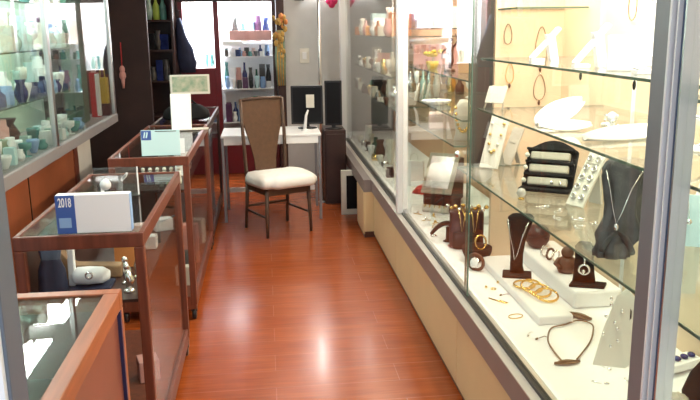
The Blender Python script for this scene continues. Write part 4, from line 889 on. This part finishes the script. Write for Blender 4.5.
pp = part(t, 'picture_board', MB().obox((.005, .0, .325), (.28, .012, .14), (0, 0, 0)), 'cardgrey', .003)
part(pp, 'picture', MB().obox((.005, -.0068, .328), (.25, .0015, .11), (0, 0, 0)), 'poster', 0, 'green and beige print')
part(t, 'base', B(-.14, .12, -.05, .05, 0, .006), 'cardgrey')
t = thing('black_bag', 'slumped black handbag on the dark far counter', 'bag', (-.66, 6.42, .985), .1)
part(t, 'body', MB().loft([[Vector((w*math.copysign(abs(math.cos(a))**.6, math.cos(a))*(1+.05*math.sin(5*a)), .07*q*math.sin(a), z)) for a in [2*PI*k/24 for k in range(24)]] for z, w, q in ((0, .17, .9), (.02, .19, 1), (.07, .18, .95), (.11, .13, .7), (.13, .08, .4))]), 'velvet')
part(t, 'strap', MB().tube([(-.12, 0, .09), (-.06, -.03, .16), (.04, -.02, .165), (.12, 0, .09)], .009, 8), 'velvet')
for k in range(6):
    t = thing('white_figurine', '%s white figurine from the left in the row under the cyan card' % ORD[k], 'figurine', (-.75+.042*k, 4.60, .80), .2*k, 'white figurines under the cyan card')
    part(t, 'body', MB().lathe([(.016, 0), (.018, .02), (.010, .06), (.014, .075)], 10), 'ivory'); part(t, 'head', MB().ball((0, 0, .09), .013, 8), 'ivory')
goods_row(4, (-.55, 4.75), (-.55, 5.7), .80, ('box', 'jar', 'box', 'vase'), ('paper', 'palepink', 'satin', 'cardgrey'), 'right side inside second counter', 'goods in the second counter', (.06, .11), (.03, .04), .0, 'near')
goods_row(5, (-.55, 4.5), (-.55, 5.7), .15, ('box', 'jar', 'box', 'vase', 'box'), ('cardgrey', 'satin', 'pink', 'black', 'cardgrey'), 'bottom board of second counter', 'goods at the bottom of the second counter', (.12, .3), (.04, .06), .0, 'near')
goods_row(5, (-.7, 1.35), (-.7, 2.0), .74, ('box', 'bowl', 'jar', 'box', 'bowl'), ('black', 'brown', 'satin', 'brown', 'black'), 'inside the low wooden counter', 'dark goods in the low counter', (.05, .08), (.04, .06), .0, 'near')

# =================================================================== LEFT WALL SHOWCASE
LX, LB, LY0, LY1, LZ = -1.32, -1.76, .9, 6.86, 1.005
lw = thing('wall_showcase', 'long glass wall showcase with aluminium posts and grey sill on the left', 'showcase', (-1.55, 3.9, 0))
part(lw, 'sill', B(LB, LX+.012, LY0, LY1, LZ-.075, LZ), 'sill', .004, 'grey sill', True)
part(lw, 'sill_front', B(LX+.012, LX+.02, LY0, LY1, LZ-.07, LZ-.004), 'sill', 0, 'aluminium sill edge', True)
part(lw, 'back_panel', B(LB-.02, LB, LY0, 6.3, LZ-.075, 2.3), 'olive', 0, 'pale green back panel', True)
part(lw, 'back_panel', B(LB-.02, LB, 6.3, LY1, LZ-.075, 2.3), 'jamb', 0, 'dark back panel', True)
part(lw, 'top_panel', B(LB, LX+.01, LY0, LY1, 2.3, 2.33), 'white', 0, None, True)
part(lw, 'end_panel', B(LB, LX, LY1-.01, LY1, LZ, 2.3), 'wood_d', 0, 'dark end panel', True)
for y in (4.87, 6.80, 2.9): part(lw, 'post', B(LX-.014, LX+.016, y, y+.055, LZ, 2.3), 'alu', .003, None, True)
part(lw, 'inner_post', B(LX-.17, LX-.10, 5.88, 6.34, LZ, 2.3), 'green', 0, 'dark green upright', True)
for a, b in ((LY0, 2.9), (2.955, 4.87), (4.925, 6.8)): part(lw, 'glass_pane', B(LX-.002, LX+.002, a, b, LZ, 2.3), 'glass_bright', 0, None, True)
for z in (1.31, 1.60, 1.88):
    p = part(lw, 'glass_shelf', B(LB, LX-.06, LY0, 6.0, z-.008, z), 'shelf_glass', 0, None, True)
    part(p, 'polished_edge', B(LX-.06, LX-.057, LY0, 6.0, z-.008, z), 'glass_edge', 0, None, True)
part(lw, 'lamp_tube', B(-1.74, -1.60, 5.28, 5.62, 2.25, 2.28), 'tube', 0, 'lit lamp', True)
part(lw, 'lamp_tube', B(-1.74, -1.60, 4.62, 4.92, 2.25, 2.28), 'tube', 0, 'lit lamp', True)
part(lw, 'base_panel', B(LB, LX-.04, 3.4, 5.45, .06, LZ-.075), 'panel_o', .003, 'orange-brown base doors', True)
part(lw, 'base_panel', B(LB, LX-.04, LY0, 3.395, .06, LZ-.075), 'panel_o', .003, 'orange-brown base doors', True)
part(lw, 'base_post', B(LB, LX-.03, 5.55, 5.95, 0, LZ-.075), 'cardgrey', .003, 'grey base pier', True)
part(lw, 'base_stile', B(LX-.045, LX-.03, 5.45, 5.55, .06, LZ-.075), 'wood', .003, None, True)
part(lw, 'plinth', B(LB, LX-.06, LY0, 5.55, 0, .06), 'plinth', 0, None, True)
part(lw, 'door_line', B(LX-.042, LX-.036, 4.40, 4.41, .08, LZ-.09), 'black', 0, 'door gap', True)
goods_row(16, (-1.43, 3.3), (-1.43, 5.8), 1.31, ('vase', 'bottle', 'jar', 'vase', 'bowl'), ('cobalt', 'cobalt', 'lblue', 'cobalt', 'paper'), 'front of lower left-wall shelf', 'blue vases on the lower left shelf', (.07, .13), (.035, .055), .02)
goods_row(16, (-1.60, 3.35), (-1.60, 5.85), 1.31, ('bottle', 'vase', 'goblet', 'vase', 'jar'), ('paper', 'mint', 'ivory', 'cyan', 'paper'), 'back of lower left-wall shelf', 'pale bottles behind the blue vases', (.15, .23), (.035, .05), .02)
goods_row(16, (-1.44, 3.3), (-1.44, 5.8), 1.60, ('bottle', 'goblet', 'box', 'vase', 'jar'), ('mint', 'paper', 'ivory', 'mint', 'cyan'), 'front of middle left-wall shelf', 'pale goods on the middle left shelf', (.10, .22), (.03, .05), .02)
goods_row(14, (-1.62, 3.4), (-1.62, 5.85), 1.60, ('box', 'vase', 'bottle'), ('paper', 'cyan', 'paper', 'mint', 'cardgrey'), 'back of middle left-wall shelf', 'pale goods at the back of the middle left shelf', (.15, .24), (.04, .055), .02)
goods_row(14, (-1.46, 3.3), (-1.46, 5.8), 1.88, ('box', 'vase', 'box', 'bottle', 'vase'), ('paper', 'mint', 'ivory', 'paper', 'teal'), 'top left-wall shelf', 'pale goods on the top left shelf', (.07, .14), (.035, .055), .02)
goods_row(16, (-1.38, 3.6), (-1.38, 5.85), LZ, ('bowl', 'vase', 'jar', 'bowl', 'box', 'vase', 'goblet'), ('teal', 'paper', 'mint', 'paper', 'cyan', 'paper', 'teal', 'lblue'), 'front of left-wall sill', 'teal and white trinkets along the left sill', (.05, .10), (.03, .045), .01)
goods_row(16, (-1.48, 3.65), (-1.48, 5.9), LZ, ('vase', 'jar', 'goblet', 'box', 'bowl'), ('paper', 'mint', 'teal', 'cyan', 'paper', 'leafgreen', 'paper'), 'second row of left-wall sill', 'trinkets in the second row of the left sill', (.07, .13), (.03, .045), .01)
goods_row(3, (-1.64, 4.55), (-1.64, 5.1), LZ, ('vase', 'jar', 'vase'), ('brown', 'pink', 'maroon'), 'back of left wall showcase sill', 'brown vases at the back of the left sill', (.14, .2), (.06, .08), 0)
t = thing('gift_bottle_box', 'tall bright red box with a white band in the left wall showcase', 'box', (-1.42, 6.60, LZ))
part(t, 'carton', B(-.035, .035, -.03, .03, 0, .37), 'bred', .003); part(t, 'silver_band', B(.012, .0365, -.0315, .0315, .01, .36), 'paper', 0, 'white band')
part(t, 'cap', MB().lathe([(.02, .37), (.02, .47), (.012, .50)], 12), 'paper')
t = thing('gift_bag', 'yellow gift bag with a looped handle beside the tall red box', 'bag', (-1.375, 6.72, LZ+.10), 0)
part(t, 'body', MB().prism([(-.035, -.03, 0), (.035, -.03, 0), (.04, .03, 0), (-.04, .03, 0)], (0, 0, .22)), 'yellow', .003)
part(t, 'handle', MB().tube([(-.02, 0, .22), (-.015, 0, .29), (.015, 0, .29), (.02, 0, .22)], .005, 6), 'yellow')
single('black_carton', 'flat black carton under the yellow gift bag', 'box', B(-.04, .05, -.05, .05, 0, .098), 'black', (-1.38, 6.72, LZ), 0, None, .003)
# entrance jamb
t = struct('door_1', B(-.42, -.314, .87, .93, 0, ZC), 'slate', .003)
spart(t, 'jamb_strip', B(-.400, -.365, .862, .870, 0, ZC), 'alu_sky_tint')
spart(t, 'jamb_strip', B(-.350, -.318, .860, .870, 0, ZC), 'alu_white')  # white strip stands in for daylight reflected along the jamb

# =================================================================== LIGHT
SC.world = bpy.data.worlds.new('world'); SC.world.use_nodes = True
bg = SC.world.node_tree.nodes['Background']; bg.inputs[0].default_value = (.86, .93, 1, 1); bg.inputs[1].default_value = 1.3
warm = (1, .89, .75)
for y, p in ((1.6, 18), (2.6, 32), (3.5, 19), (4.5, 27), (5.4, 24), (7.0, 26)):
    area('showcase_light', (1.10, y, CASE_TOP-.03), .12, .8, p, warm, (0, 0, 0))
for y, p in ((3.0, 14), (4.4, 18), (5.6, 14), (6.55, 7)):
    area('wall_case_light', (-1.5, y, 2.22), .1, .9, p, (.93, 1, .98))
for k, (x, y, p) in enumerate(((.1, 2.2, 10), (.1, 4.6, 6), (.1, 8.0, 5), (-1.0, 3.4, 3))):
    area('ceiling_light', (x, y, ZC-.03), .3, .9, p, (1, .93, .84))
SC.view_settings.view_transform = 'Standard'; SC.view_settings.look = 'None'
SC.view_settings.gamma = 1; SC.view_settings.use_curve_mapping = False
SC.view_settings.exposure = .10
SC.cycles.transparent_max_bounces = 32; SC.cycles.max_bounces = 8
